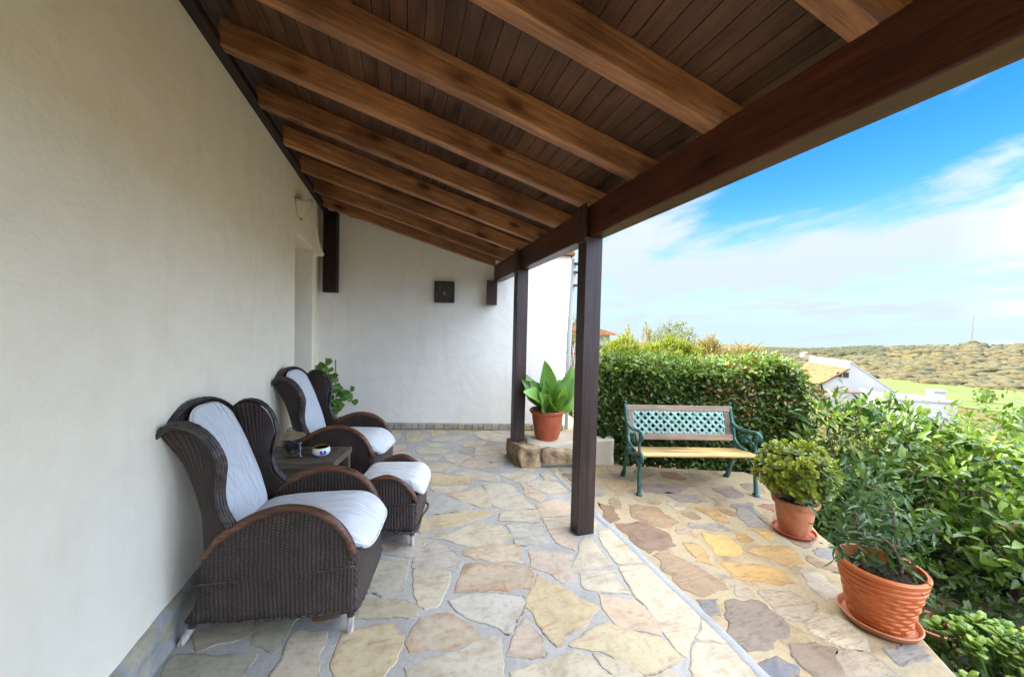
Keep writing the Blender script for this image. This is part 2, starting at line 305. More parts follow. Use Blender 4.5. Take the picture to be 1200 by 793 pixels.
M['porcelain'] = simple('white_porcelain', (0.80, 0.80, 0.78), 0.15, 0.02, 10, 0, spec=0.6)
M['cobalt'] = simple('cobalt_glaze', (0.015, 0.03, 0.26), 0.2, 0.2, 10, 0)
M['yellow_glaze'] = simple('yellow_glaze', (0.65, 0.42, 0.06), 0.2, 0.1, 10, 0)
M['brass'] = simple('brass_fitting', (0.55, 0.48, 0.36), 0.3, 0.2, 30, 0, metallic=0.4)
M['grey_render'] = simple('grey_door_paint', (0.34, 0.335, 0.33), 0.7, 0.05, 4, 0.1)
M['roof_tile'] = simple('ochre_roof_tile', (0.17, 0.080, 0.027), 0.8, 0.3, 1.5, 0.5)
M['clay_tile'] = simple('clay_roof_tile', (0.34, 0.15, 0.07), 0.8, 0.3, 8, 0.4)
M['glass_dark'] = simple('dark_window', (0.03, 0.035, 0.04), 0.12, 0.2, 3, 0)
M['bark'] = simple('brown_bark', (0.11, 0.075, 0.05), 0.85, 0.4, 14, 0.7)
M['twig'] = simple('reddish_twig', (0.17, 0.095, 0.055), 0.8, 0.4, 14, 0.3)
M['stem_green'] = simple('green_stem', (0.12, 0.20, 0.05), 0.6, 0.2, 10, 0.1)
M['wire'] = simple('black_cable', (0.02, 0.02, 0.02), 0.5, 0.1, 10, 0)
M['fruit'] = simple('green_citrus_fruit', (0.22, 0.36, 0.04), 0.4, 0.15, 25, 0.2)
M['mast'] = simple('grey_mast_steel', (0.20, 0.21, 0.23), 0.6, 0.1, 5, 0)

def leaf_mat(name, dark, light, rough=0.38, trans=0.28, spec=0.45, tcol=None):
    m, t, b = new_mat(name, rough, spec)
    at = nd(t, 'ShaderNodeAttribute'); at.attribute_name = 'tint'
    sx = nd(t, 'ShaderNodeSeparateColor'); t.links.new(at.outputs['Color'], sx.inputs[0])
    c = mixrgb(t, sx.outputs[0], dark, light)
    c = mixrgb(t, sx.outputs[1], c, (0.20, 0.105, 0.045))       # dry leaves
    v = coords(t); c = mixrgb(t, 1.0, c, ramp(t, noise(t, v, 60, 3), [(0.3, (0.86, 0.86, 0.86)), (0.7, (1.1, 1.1, 1.1))]), 'MULTIPLY')
    t.links.new(c, b.inputs['Base Color'])
    tr = nd(t, 'ShaderNodeBsdfTranslucent'); tm = mixrgb(t, 1.0, c, tcol or (1.5, 1.5, 0.6), 'MULTIPLY'); t.links.new(tm, tr.inputs['Color'])
    mx_ = nd(t, 'ShaderNodeMixShader'); mx_.inputs[0].default_value = trans
    o = [n for n in t.nodes if n.type == 'OUTPUT_MATERIAL'][0]
    t.links.new(b.outputs[0], mx_.inputs[1]); t.links.new(tr.outputs[0], mx_.inputs[2]); t.links.new(mx_.outputs[0], o.inputs[0])
    return m
M['lf_hedge'] = leaf_mat('hedge_leaf', (0.024, 0.056, 0.011), (0.15, 0.225, 0.038))
M['lf_citrus'] = leaf_mat('citrus_leaf', (0.014, 0.046, 0.008), (0.16, 0.25, 0.036), 0.32)
M['lf_lit'] = leaf_mat('pale_citrus_leaf', (0.045, 0.105, 0.014), (0.19, 0.26, 0.045), 0.36)
M['lf_blue'] = leaf_mat('bluish_narrow_leaf', (0.030, 0.075, 0.025), (0.125, 0.205, 0.080), 0.45)
M['lf_jade'] = leaf_mat('jade_leaf', (0.075, 0.13, 0.018), (0.34, 0.37, 0.06), 0.35)
M['lf_succ'] = leaf_mat('succulent_leaf', (0.08, 0.17, 0.022), (0.27, 0.39, 0.06), 0.3)
M['lf_philo'] = leaf_mat('broad_glossy_leaf', (0.040, 0.115, 0.016), (0.19, 0.34, 0.055), 0.42)
M['lf_gold'] = leaf_mat('golden_feathery_leaf', (0.11, 0.155, 0.016), (0.27, 0.29, 0.036), 0.55, 0.35)
M['lf_olive'] = leaf_mat('olive_grey_leaf', (0.085, 0.105, 0.05), (0.22, 0.235, 0.12), 0.55)
M['lf_straw'] = leaf_mat('straw_grass', (0.16, 0.125, 0.05), (0.31, 0.25, 0.11), 0.7)
M['lf_scrub'] = leaf_mat('scrub_leaf', (0.026, 0.032, 0.009), (0.092, 0.072, 0.027), 0.85, 0.05)
M['lf_cover'] = leaf_mat('ground_cover_leaf', (0.018, 0.045, 0.010), (0.060, 0.110, 0.022), 0.5)
M['flower'] = simple('red_flower', (0.50, 0.06, 0.04), 0.6, 0.2, 20, 0)

def terrain_mat():
    m, t, b = new_mat('countryside', 0.95, 0.1)
    g = nd(t, 'ShaderNodeNewGeometry'); v = g.outputs['Position']
    f = noise(t, v, 0.018, 8, 0.62, 0.5); f2 = noise(t, v, 0.12, 8, 0.7)
    c = ramp(t, f, [(0.30, (0.055, 0.062, 0.018)), (0.42, (0.110, 0.095, 0.034)), (0.55, (0.095, 0.072, 0.029)), (0.70, (0.128, 0.094, 0.041))])
    c = mixrgb(t, 0.9, c, ramp(t, f2, [(0.36, (0.45, 0.48, 0.36)), (0.55, (1.1, 1.08, 1.0))]), 'MULTIPLY')
    t.links.new(c, b.inputs['Base Color']); return m
M['country'] = terrain_mat()
M['lawn'] = simple('bright_fairway', (0.075, 0.098, 0.011), 0.9, 0.14, 0.06, 0)
M['garden_soil'] = simple('garden_soil', (0.13, 0.095, 0.055), 0.95, 0.4, 3, 0.5)

# ------------------------------------------------------------------ mesh helpers
class MB:
    def __init__(s): s.v = []; s.f = []; s.uv = {}; s.tint = {}; s.crust = {}; s.edge = {}; s.mi = {}
    def add(s, vs, fs, uvs=None, tint=None, mi=0):
        o = len(s.v); s.v += [tuple(p) for p in vs]
        for k, f in enumerate(fs):
            if mi: s.mi[len(s.f)] = mi
            if uvs: s.uv[len(s.f)] = uvs[k]
            s.f.append([i+o for i in f])
        if tint is not None:
            for i in range(o, len(s.v)): s.tint[i] = tint
        return o
    def box(s, a, b, mtx=None, tint=None, mi=0):
        x0, y0, z0 = a; x1, y1, z1 = b
        vs = [(x0,y0,z0),(x1,y0,z0),(x1,y1,z0),(x0,y1,z0),(x0,y0,z1),(x1,y0,z1),(x1,y1,z1),(x0,y1,z1)]
        if mtx: vs = [mtx @ Vector(p) for p in vs]
        s.add(vs, [(0,3,2,1),(4,5,6,7),(0,1,5,4),(1,2,6,5),(2,3,7,6),(3,0,4,7)], None, tint, mi)
    def prism(s, poly, h0, h1, fn=lambda a, b, h: (a, b, h), tint=None, mi=0):
        n = len(poly); vs = [fn(a, b, h0) for a, b in poly] + [fn(a, b, h1) for a, b in poly]
        fs = [tuple(range(n-1, -1, -1)), tuple(range(n, 2*n))] + [(i, (i+1) % n, n+(i+1) % n, n+i) for i in range(n)]
        s.add(vs, fs, None, tint, mi)
    def tube(s, path, r, n=8, caps=True, flat=1.0, closed=False, mi=0):
        P = [Vector(p) for p in path]; m = len(P); vs = []
        rr = r if isinstance(r, (list, tuple)) else [r]*m
        up = None
        for i in range(m):
            a = P[(i-1) % m] if closed else P[max(0, i-1)]; b = P[(i+1) % m] if closed else P[min(m-1, i+1)]
            d = (b-a)
            d = d.normalized() if d.length > 1e-9 else Vector((0, 0, 1))
            if up is None:
                up = Vector((0, 0, 1)) if abs(d.z) < 0.9 else Vector((1, 0, 0))
            x = d.cross(up)
            if x.length < 1e-6: x = d.cross(Vector((0.3, 1, 0.2)))
            x.normalize(); up = x.cross(d).normalized()
            for k in range(n):
                an = 2*math.pi*k/n
                vs.append(P[i] + x*(math.cos(an)*rr[i]) + up*(math.sin(an)*rr[i]*flat))
        fs = []
        for i in range(m if closed else m-1):
            j = (i+1) % m
            for k in range(n): fs.append((i*n+k, i*n+(k+1) % n, j*n+(k+1) % n, j*n+k))
        if caps and not closed:
            fs.append(tuple(range(n-1, -1, -1))); fs.append(tuple((m-1)*n+k for k in range(n)))
        s.add(vs, fs, None, None, mi)
    def lathe(s, prof, n=40, c=(0, 0, 0), mi=0):
        vs = []; m = len(prof)
        for r, z in prof:
            for k in range(n):
                a = 2*math.pi*k/n; vs.append((c[0]+r*math.cos(a), c[1]+r*math.sin(a), c[2]+z))
        fs = [(i*n+k, i*n+(k+1) % n, (i+1)*n+(k+1) % n, (i+1)*n+k) for i in range(m-1) for k in range(n)]
        if prof[0][0] > 1e-6: fs.append(tuple(range(n-1, -1, -1)))
        if prof[-1][0] > 1e-6: fs.append(tuple((m-1)*n+k for k in range(n)))
        s.add(vs, fs, None, None, mi)
    def grid(s, rows, uvs=None, closed=False):
        m, n = len(rows), len(rows[0]); vs = [p for r in rows for p in r]; fs = []; us = []
        for i in range(m-1):
            for k in range(n if closed else n-1):
                q = (i*n+k, i*n+(k+1) % n, (i+1)*n+(k+1) % n, (i+1)*n+k); fs.append(q)
                if uvs: us.append([uvs[a//n][a % n] for a in q])
        s.add(vs, fs, us if uvs else None)
    def superell(s, c, size, e1=0.35, e2=0.3, n=40, m=20, mtx=None, fn=None):
        sg = lambda w, e: math.copysign(abs(w)**e, w)
        rows = []
        for i in range(m+1):
            ph = -math.pi/2 + math.pi*i/m; r = []
            for k in range(n):
                th = 2*math.pi*k/n
                p = Vector((size[0]/2*sg(math.cos(ph), e1)*sg(math.cos(th), e2), size[1]/2*sg(math.cos(ph), e1)*sg(math.sin(th), e2), size[2]/2*sg(math.sin(ph), e1)))
                if fn: p = Vector(fn(p))
                if mtx: p = mtx @ p
                r.append(p + Vector(c))
            rows.append(r)
        s.grid(rows, closed=True)
    def build(s, name, mats, parent=None, smooth=False, bevel=0, solid=0, solid_off=0, auto=None, sub=0):
        me = bpy.data.meshes.new(name); me.from_pydata([tuple(p) for p in s.v], [], s.f)
        if s.uv:
            ul = me.uv_layers.new(name='UVMap')
            for pi, p in enumerate(me.polygons):
                if pi in s.uv:
                    for k, li in enumerate(p.loop_indices): ul.data[li].uv = s.uv[pi][k]
        if s.tint:
            at = me.color_attributes.new('tint', 'FLOAT_COLOR', 'POINT')
            fl = []
            for i in range(len(s.v)):
                t_ = s.tint.get(i, (1, 1, 1, 0)); fl += list(t_) if len(t_) == 4 else [*t_, 0]
            at.data.foreach_set('color', fl)
        if s.crust:
            a2 = me.attributes.new('crust', 'FLOAT', 'POINT'); a2.data.foreach_set('value', [s.crust.get(i, 0.0) for i in range(len(s.v))])
        if s.edge:
            a3 = me.attributes.new('edge', 'FLOAT', 'POINT'); a3.data.foreach_set('value', [s.edge.get(i, 0.0) for i in range(len(s.v))])
        for m in (mats if isinstance(mats, (list, tuple)) else [mats]): me.materials.append(m)
        for k, i in s.mi.items(): me.polygons[k].material_index = i
        if smooth:
            me.polygons.foreach_set('use_smooth', [True]*len(me.polygons))
            if auto: me.set_sharp_from_angle(angle=R_(auto))
        me.update()
        o = bpy.data.objects.new(name, me); col.objects.link(o)
        if parent: o.parent = parent
        if solid:
            sm_ = o.modifiers.new('solid', 'SOLIDIFY'); sm_.thickness = solid; sm_.offset = solid_off
        if bevel:
            bv = o.modifiers.new('bevel', 'BEVEL'); bv.width = bevel; bv.segments = 2; bv.limit_method = 'ANGLE'; bv.angle_limit = R_(40)
        if sub:
            ss = o.modifiers.new('sub', 'SUBSURF'); ss.levels = sub; ss.render_levels = sub
        return o
def tag(o, label=None, cat=None, group=None, kind=None):
    if label: o['label'] = label
    if cat: o['category'] = cat
    if group: o['group'] = group
    if kind: o['kind'] = kind
    return o
def thing(name, label, cat, loc=(0, 0, 0), rz=0.0, group=None):
    o = bpy.data.objects.new(name, None); col.objects.link(o); o.location = loc; o.rotation_euler = (0, 0, rz); o.empty_display_size = 0.1
    return tag(o, label, cat, group)
def children(o): return [c for c in bpy.data.objects if c.parent == o]
def copy_tree(o, parent=None):
    c = o.copy(); col.objects.link(c); c.parent = parent
    for ch in children(o): copy_tree(ch, c)
    return c
def lerp(a, b, t): return a+(b-a)*t
def interp(x, xs, ys):
    if x <= xs[0]: return ys[0]
    for i in range(len(xs)-1):
        if x <= xs[i+1]: return lerp(ys[i], ys[i+1], (x-xs[i])/(xs[i+1]-xs[i]))
    return ys[-1]
def smooth_path(pts, n):
    """Catmull-Rom through pts, resampled evenly to n points"""
    P = [Vector(p) for p in pts]; P3 = [2*P[0]-P[1]] + P + [2*P[-1]-P[-2]]; o = []
    for i in range(1, len(P3)-2):
        for k in range(12):
            t = k/12.0; a, b, c, d = P3[i-1], P3[i], P3[i+1], P3[i+2]
            o.append(0.5*((2*b)+(c-a)*t+(2*a-5*b+4*c-d)*t*t+(3*b-a-3*c+d)*t*t*t))
    o.append(P[-1]); L = [0]
    for i in range(1, len(o)): L.append(L[-1]+(o[i]-o[i-1]).length)
    r = []; j = 0
    for k in range(n):
        s = L[-1]*k/(n-1)
        while j < len(L)-2 and L[j+1] < s: j += 1
        t = (s-L[j])/max(1e-9, L[j+1]-L[j]); r.append(o[j].lerp(o[j+1], min(1, max(0, t))))
    return r

# ------------------------------------------------------------------ the land: one sheet from under the terrace to beyond the far hills
def fbm(x, y, s, seed=0.0, octv=4):
    from mathutils import noise as N
    a, f, t = 1.0, s, 0.0
    for k in range(octv):
        t += a*N.noise(Vector((x*f+seed, y*f-seed*0.7, seed+k*3.1))); a *= 0.5; f *= 2.03
    return t
CREST_TH = [20, 40, 49.3, 52.1, 55.5, 57.1, 60.1, 63.4, 66.4, 67.6, 68.6, 69.6, 71.5, 80, 100]
CREST_EL = [-2.2, -2.3, -2.29, -1.95, -1.84, -1.75, -1.42, -1.12, -0.78, -0.62, -0.36, -0.62, -0.40, -0.30, -0.6]
def land(th, r):
    """height of the land at bearing th (degrees from +Y towards +X) and distance r"""
    x, y = r*math.sin(R_(th)), r*math.cos(R_(th))
    tt = th % 360
    el = interp(tt, CREST_TH, CREST_EL) if 20 <= tt <= 100 else -1.0
    rc = interp(tt, [45, 58, 66, 75], [620, 520, 430, 430]) if 20 <= tt <= 100 else 600
    zc = 1.55 + rc*math.tan(R_(el))
    lawn = -13.0
    if r < 9: z = -0.62
    elif r < 112: z = lerp(-0.62, lawn, ((r-9)/103)**0.9)
    elif r < 168: z = lawn
    elif r < rc:
        t = (r-168)/(rc-168); z = lerp(lawn, zc, t**0.75) + 1.6*fbm(x, y, 0.012, 3.0)*math.sin(math.pi*min(1, t))**0.7
    else: z = lerp(zc, -90, min(1, (r-rc)/2400)**0.6)
    if r > 10: z += 0.12*fbm(x, y, 0.08, 1.0)*min(1, r/60)
    return x, y, z
rr = [0.01, 3, 6, 9, 12, 16, 21, 28, 36, 46, 57, 70, 84, 98, 112, 130, 150, 168, 182, 196, 210, 226, 244, 262, 282, 304, 328, 354, 382, 412, 430, 445, 480, 520, 540, 580, 620, 650, 720, 900, 1300, 2200, 3400]
ths = []
a = 0.0
while a < 360: ths.append(a); a += 0.6 if 40 <= a <= 85 else 5
mb = MB(); rows = [[land(t, r) for t in ths] for r in rr]
mb.grid(rows, closed=True)
land_o = mb.build('terrain', M['country'], smooth=True); tag(land_o, kind='structure')
# mown fairway between the houses and the scrub hill, a sheet just above the land
mb = MB(); rows = []
for r in [122, 130, 140, 150, 160, 164, 168, 172, 176]:
    rows.append([(p[0], p[1], p[2]+0.12) for p in (land(t, r + (3.5*math.sin(t*0.9)+2*math.sin(t*2.3+1) if r > 163 else 0)) for t in [50+0.5*k for k in range(81)])])
mb.grid(rows); tag(mb.build('fairway_lawn', M['lawn'], smooth=True), kind='structure')
# garden bed below the terrace
mb = MB(); rows = []
for i in range(15):
    rows.append([(1.5+k*0.6, -3+i*0.7, -0.56+0.06*fbm(1.5+k*0.6, -3+i*0.7, 0.8)) for k in range(11)])
mb.grid(rows); tag(mb.build('garden_bed', M['garden_soil'], smooth=True), kind='structure')

# ------------------------------------------------------------------ terrace: mortar slab, flagstones, cement strip, patio slab
PATIO_EDGE = [(1.80,-3),(2.02,-0.2),(2.30,0.62),(2.48,0.96),(2.60,1.12),(3.04,1.69),(3.16,1.98),(3.39,2.27),(3.55,2.66),(3.76,2.95),(3.72,3.12),(3.1,3.36),(2.45,3.62),(2.75,4.4),(2.95,5.2),(2.95,6.4)]
mb = MB(); mb.prism([(-1.45,-3),(1.60,-3),(1.60,6.4),(-1.45,6.4)], -0.9, 0.0)
tag(mb.build('porch_floor', M['mortar']), kind='structure')
mb = MB(); mb.prism([(1.601,-3)] + PATIO_EDGE + [(1.601,6.4)], -0.9, 0.0)
tag(mb.build('patio_floor', M['sandy'], bevel=0.015), kind='structure')
rows = []
for k in range(70):
    y = -3 + k*0.0955; w = 0.006*math.sin(y*9)+0.005*math.sin(y*23+1)
    rows.append([(1.578+w*0.6, y, 0.001), (1.586+w*0.6, y, 0.005), (1.630+w, y, 0.005), (1.640+w, y, 0.001)])
mb = MB(); mb.grid(rows); tag(mb.build('cement_strip', M['strip'], smooth=True), kind='structure')
PORCH_STONES = [
 ('d', [[-0.121,2.509],[0.06,2.453],[0.047,2.284],[0.025,2.183],[-0.057,2.172],[-0.155,2.209],[-0.179,2.254],[-0.16,2.411]]),
 ('c', [[0.104,2.34],[0.127,2.358],[0.306,2.273],[0.306,2.206],[0.263,2.103],[0.223,2.018],[0.156,2.004],[0.123,2.038],[0.107,2.13]]),
 ('g', [[0.256,2.634],[0.314,2.56],[0.417,2.382],[0.355,2.292],[0.105,2.377],[0.113,2.443],[0.188,2.582]]),
 ('r', [[0.445,2.325],[0.638,2.244],[0.808,2.199],[0.818,2.104],[0.765,2.008],[0.52,2.058],[0.325,2.079],[0.359,2.158]]),
 ('o', [[0.446,2.481],[0.642,2.463],[0.824,2.426],[0.803,2.28],[0.805,2.229],[0.676,2.289],[0.549,2.347],[0.43,2.42]]),
 ('e', [[0.286,2.029],[0.383,2.037],[0.53,2.008],[0.694,1.956],[0.704,1.901],[0.627,1.819],[0.572,1.74],[0.535,1.732],[0.479,1.802],[0.36,1.905],[0.301,1.982]]),
 ('o', [[0.128,1.942],[0.265,1.937],[0.365,1.821],[0.402,1.763],[0.368,1.732],[0.256,1.72],[0.075,1.749],[0.055,1.819],[0.079,1.869]]),
 ('y', [[-0.175,1.957],[-0.012,1.94],[0.024,1.838],[0.016,1.776],[-0.032,1.699],[-0.054,1.651],[-0.065,1.569],[-0.235,1.617],[-0.265,1.764],[-0.265,1.864],[-0.251,1.937]]),
 ('d', [[-0.187,2.172],[0.035,2.102],[0.104,2.043],[0.096,1.97],[-0.205,2.027],[-0.193,2.138]]),
 ('c', [[0.049,1.677],[0.183,1.688],[0.323,1.691],[0.463,1.735],[0.494,1.709],[0.455,1.545],[0.413,1.435],[0.076,1.53]]),
 ('p', [[0.667,1.795],[0.688,1.751],[0.694,1.588],[0.679,1.561],[0.51,1.613],[0.601,1.738]]),
 ('c', [[0.169,2.717],[0.417,2.729],[0.616,2.787],[0.779,2.717],[0.819,2.548],[0.792,2.505],[0.65,2.495],[0.49,2.503],[0.336,2.637]]),
 ('g', [[-0.129,2.746],[0.078,2.766],[0.218,2.651],[0.097,2.498],[-0.144,2.593]]),
 ('p', [[0.886,2.342],[1.071,2.286],[1.166,2.231],[1.071,2.117],[1.054,2.006],[0.977,1.998],[0.927,2.112],[0.846,2.188]]),
 ('c', [[1.33,2.4],[1.385,2.371],[1.362,2.255],[1.367,2.071],[1.254,2.068],[1.082,2.092],[1.184,2.202]]),
 ('c', [[1.481,2.443],[1.614,2.461],[1.587,2.043],[1.407,2.084],[1.42,2.266]]),
 ('c', [[1.39,2.032],[1.585,2.007],[1.591,1.757],[1.587,1.58],[1.519,1.516],[1.335,1.383],[1.306,1.427],[1.339,1.594],[1.346,1.769],[1.357,1.857]]),
 ('c', [[1.121,2.05],[1.341,2.006],[1.316,1.897],[1.312,1.814],[1.232,1.835],[1.095,1.918]]),
 ('p', [[1.14,1.86],[1.261,1.749],[1.315,1.726],[1.339,1.594],[1.294,1.521],[1.215,1.571],[1.123,1.624],[1.115,1.716]]),
 ('y', [[0.85,2.102],[0.95,1.939],[1.086,1.756],[0.955,1.685],[0.865,1.653],[0.785,1.596],[0.757,1.598],[0.737,1.716],[0.71,1.887]]),
 ('y', [[1.066,1.657],[1.128,1.594],[1.272,1.494],[1.298,1.37],[1.201,1.362],[1.078,1.353],[1.022,1.435],[0.954,1.512],[0.825,1.585],[0.933,1.621]]),
 ('c', [[0.832,1.54],[0.94,1.379],[0.903,1.322],[0.554,1.382],[0.514,1.49],[0.505,1.524],[0.691,1.521]]),
 ('c', [[0.908,1.501],[1.002,1.44],[1.059,1.359],[1.075,1.236],[0.9,1.285],[0.949,1.377]]),
 ('c', [[1.58,1.521],[1.583,1.382],[1.461,1.448]]),
 ('c', [[1.442,1.421],[1.574,1.368],[1.568,1.204],[1.559,1.1],[1.206,1.199],[1.309,1.321]]),
 ('c', [[1.206,1.339],[1.223,1.292],[1.162,1.212],[1.022,1.251],[1.09,1.34]]),
 ('g', [[0.196,3.353],[0.358,3.386],[0.457,3.27],[0.63,3.073],[0.56,3.027],[0.165,3.008]]),
 ('c', [[0.45,3.344],[0.767,3.42],[0.791,3.222],[0.768,3.055],[0.687,3.043],[0.503,3.258]]),
 ('c', [[0.81,3.493],[1.058,3.432],[1.118,3.068],[1.136,2.912],[0.897,2.941],[0.798,3.047],[0.807,3.218]]),
 ('y', [[0.163,2.966],[0.526,3.005],[0.819,2.946],[0.649,2.869],[0.409,2.794],[0.18,2.777]]),
 ('c', [[0.815,2.901],[0.898,2.895],[1.147,2.878],[1.089,2.686],[0.793,2.79]]),
 ('g', [[0.823,2.714],[1.107,2.654],[1.044,2.409],[0.831,2.443]]),
 ('p', [[1.113,2.56],[1.255,2.51],[1.242,2.38],[1.193,2.282],[1.1,2.395]]),
 ('c', [[1.144,2.728],[1.349,2.69],[1.289,2.566],[1.123,2.583]]),
 ('p', [[1.174,2.969],[1.369,3.005],[1.457,2.914],[1.367,2.745],[1.148,2.756]]),
 ('c', [[1.246,3.407],[1.373,3.464],[1.543,3.313],[1.559,3.105],[1.387,3.129],[1.291,3.25]]),
 ('p', [[1.168,3.426],[1.22,3.413],[1.301,3.094],[1.221,3.025],[1.141,3.135]]),
 ('c', [[1.459,3.609],[1.543,3.639],[1.57,3.416],[1.436,3.426]]),
 ('c', [[1.036,3.687],[1.271,3.679],[1.387,3.554],[1.258,3.47],[1.135,3.5]]),
 ('y', [[0.296,3.889],[0.731,3.689],[0.686,3.544],[0.378,3.599],[0.232,3.721]]),
 ('c', [[0.585,3.82],[0.818,3.838],[1.011,3.669],[0.963,3.52],[0.807,3.603]]),
 ('c', [[0.306,3.554],[0.729,3.491],[0.489,3.391],[0.329,3.43]]),
 ('p', [[0.665,4.032],[0.836,4.239],[0.962,4.131],[1.145,3.864],[0.795,3.921]]),
 ('c', [[0.337,4.192],[0.509,4.124],[0.61,3.991],[0.479,3.87],[0.301,3.962]]),
 ('c', [[0.542,4.413],[0.75,4.365],[0.843,4.28],[0.645,4.092],[0.518,4.207]]),
 ('c', [[0.864,4.276],[1.213,4.258],[1.218,4.042],[1.125,3.939],[1.003,4.035]]),
 ('c', [[0.948,4.59],[1.335,4.612],[1.232,4.286],[0.897,4.331]]),
 ('c', [[0.203,4.795],[0.652,4.587],[0.504,4.454],[0.234,4.517]]),
 ('y', [[0.102,5.377],[0.254,5.481],[0.404,5.267],[0.234,5.013],[0.097,5.005]]),
 ('g', [[0.401,5.056],[0.582,5.184],[0.941,5.062],[0.695,4.91],[0.464,4.962]]),
 ('d', [[-0.97,2.017],[-0.624,1.923],[-0.642,1.844],[-0.627,1.735],[-0.947,1.824],[-0.962,1.91]]),
 ('d', [[-0.951,2.135],[-0.823,2.195],[-0.722,2.156],[-0.718,2.061],[-0.822,2.051],[-0.866,2.03],[-0.909,2.084]]),
 ('d', [[-0.69,2.169],[-0.498,2.128],[-0.523,2.048],[-0.539,1.926],[-0.651,2.003]]),
 ('c', [[-0.473,2.024],[-0.33,1.974],[-0.327,1.732],[-0.317,1.648],[-0.511,1.702],[-0.512,1.808],[-0.495,1.942]]),
 ('b', [[-0.42,2.148],[-0.291,2.118],[-0.292,2.072],[-0.352,2.055],[-0.4,2.084]])]
PATIO_STONES = [
 ('m', [[1.676,2.521],[1.895,2.465],[1.985,2.31],[1.941,2.152],[1.693,2.11],[1.664,2.241]]),
 ('m2', [[1.699,2.079],[1.831,2.074],[1.914,1.912],[1.927,1.69],[1.706,1.696],[1.646,1.834]]),
 ('oc', [[2.244,2.218],[2.413,2.146],[2.354,1.966],[2.28,1.931],[2.149,1.975]]),
 ('oc2', [[2.101,1.889],[2.297,1.831],[2.426,1.723],[2.371,1.627],[2.212,1.659],[2.052,1.749]]),
 ('oc2', [[2.381,1.959],[2.634,1.97],[2.731,1.913],[2.657,1.741],[2.491,1.772]]),
 ('oc2', [[2.016,2.148],[2.083,2.147],[2.085,1.977],[2.023,1.896],[1.939,1.959]]),
 ('oc2', [[2.524,2.56],[2.652,2.481],[2.643,2.333],[2.587,2.294],[2.508,2.367]]),
 ('oc2', [[2.516,2.183],[2.588,2.135],[2.566,2.054],[2.457,2.066]]),
 ('oc', [[2.686,2.154],[2.8,2.098],[2.689,2.012]]),
 ('br', [[1.844,1.597],[2.01,1.562],[2.022,1.425],[1.967,1.371],[1.796,1.308],[1.648,1.32],[1.64,1.412],[1.713,1.51]]),
 ('gb', [[1.62,1.258],[1.75,1.26],[1.793,1.197],[1.748,1.154],[1.592,1.198]]),
 ('gr', [[2.276,2.367],[2.479,2.314],[2.42,2.234],[2.238,2.3]]),
 ('m2', [[1.965,2.772],[2.184,2.646],[2.175,2.393],[2.035,2.371],[1.883,2.548]]),
 ('pu', [[2.364,3.136],[2.905,2.942],[2.529,2.861],[2.266,2.927]]),
 ('pu', [[3.009,2.856],[3.263,2.854],[3.135,2.603],[2.968,2.671]]),
 ('rd', [[3.113,2.458],[3.285,2.439],[3.147,2.333]]),
 ('gb', [[1.667,1.655],[1.797,1.64],[1.708,1.538],[1.634,1.567]]),
 ('br', [[1.896,1.29],[2.027,1.265],[2.088,1.204],[1.941,1.115],[1.833,1.145],[1.846,1.219]]),
 ('pl', [[2.136,1.355],[2.272,1.397],[2.333,1.353],[2.319,1.196],[2.242,1.162],[2.137,1.202],[2.067,1.3]]),
 ('gr', [[2.324,1.139],[2.511,1.132],[2.456,1.04],[2.29,1.066]]),
 ('pl2', [[2.086,1.611],[2.278,1.575],[2.333,1.466],[2.116,1.36],[2.051,1.431]]),
 ('pl', [[2.518,1.665],[2.638,1.633],[2.55,1.485],[2.414,1.46],[2.447,1.562]]),
 ('pl2', [[2.088,1.204],[2.22,1.157],[2.215,1.029],[1.981,1.095]]),
 ('gr', [[2.891,1.833],[3.078,1.807],[2.902,1.7],[2.847,1.757]]),
 ('oc3', [[2.01,3.223],[2.248,3.228],[2.222,3.022],[1.988,3.051]]),
 ('m', [[1.725,2.881],[1.794,2.745],[1.761,2.58],[1.627,2.554]]),
 ('gr', [[2.457,2.879],[2.728,2.758],[2.72,2.63],[2.468,2.694]]),
 ('gr', [[2.886,2.515],[3.112,2.507],[2.942,2.319],[2.891,2.169],[2.691,2.201]])]
TINT = {'c':(.60,.515,.375,0),'g':(.52,.475,.395,0),'y':(.60,.48,.29,.12),'p':(.60,.465,.335,.1),'o':(.59,.48,.34,.75),'r':(.56,.43,.29,.95),'d':(.50,.445,.32,0),'e':(.60,.55,.46,0),'b':(.26,.17,.09,.4),
 'm':(.20,.125,.085,.3),'m2':(.27,.19,.12,.4),'oc':(.52,.315,.10,.1),'oc2':(.40,.25,.095,.45),'br':(.205,.155,.115,0),'gb':(.15,.145,.155,.45),'gr':(.25,.225,.195,0),'pu':(.25,.205,.185,.2),'rd':(.30,.15,.09,.3),'pl':(.40,.335,.25,0),'pl2':(.32,.255,.18,.1),'oc3':(.42,.315,.185,.25)}
def ragged(poly, amp, step, rnd):
    o = []; n = len(poly)
    for i in range(n):
        a, b = Vector(poly[i]), Vector(poly[(i+1) % n]); L = (b-a).length; k = max(1, int(L/step)); nv = Vector((-(b-a).y, (b-a).x)).normalized() if L > 1e-6 else Vector((0, 0))
        for j in range(k):
            p = a.lerp(b, j/k); q = amp*(fbm(p.x, p.y, 9.0, rnd, 3)*1.3)
            o.append(p + nv*(q if j else q*0.4))
    return o
def area_(p): return 0.5*sum(p[i][0]*p[(i+1) % len(p)][1]-p[(i+1) % len(p)][0]*p[i][1] for i in range(len(p)))
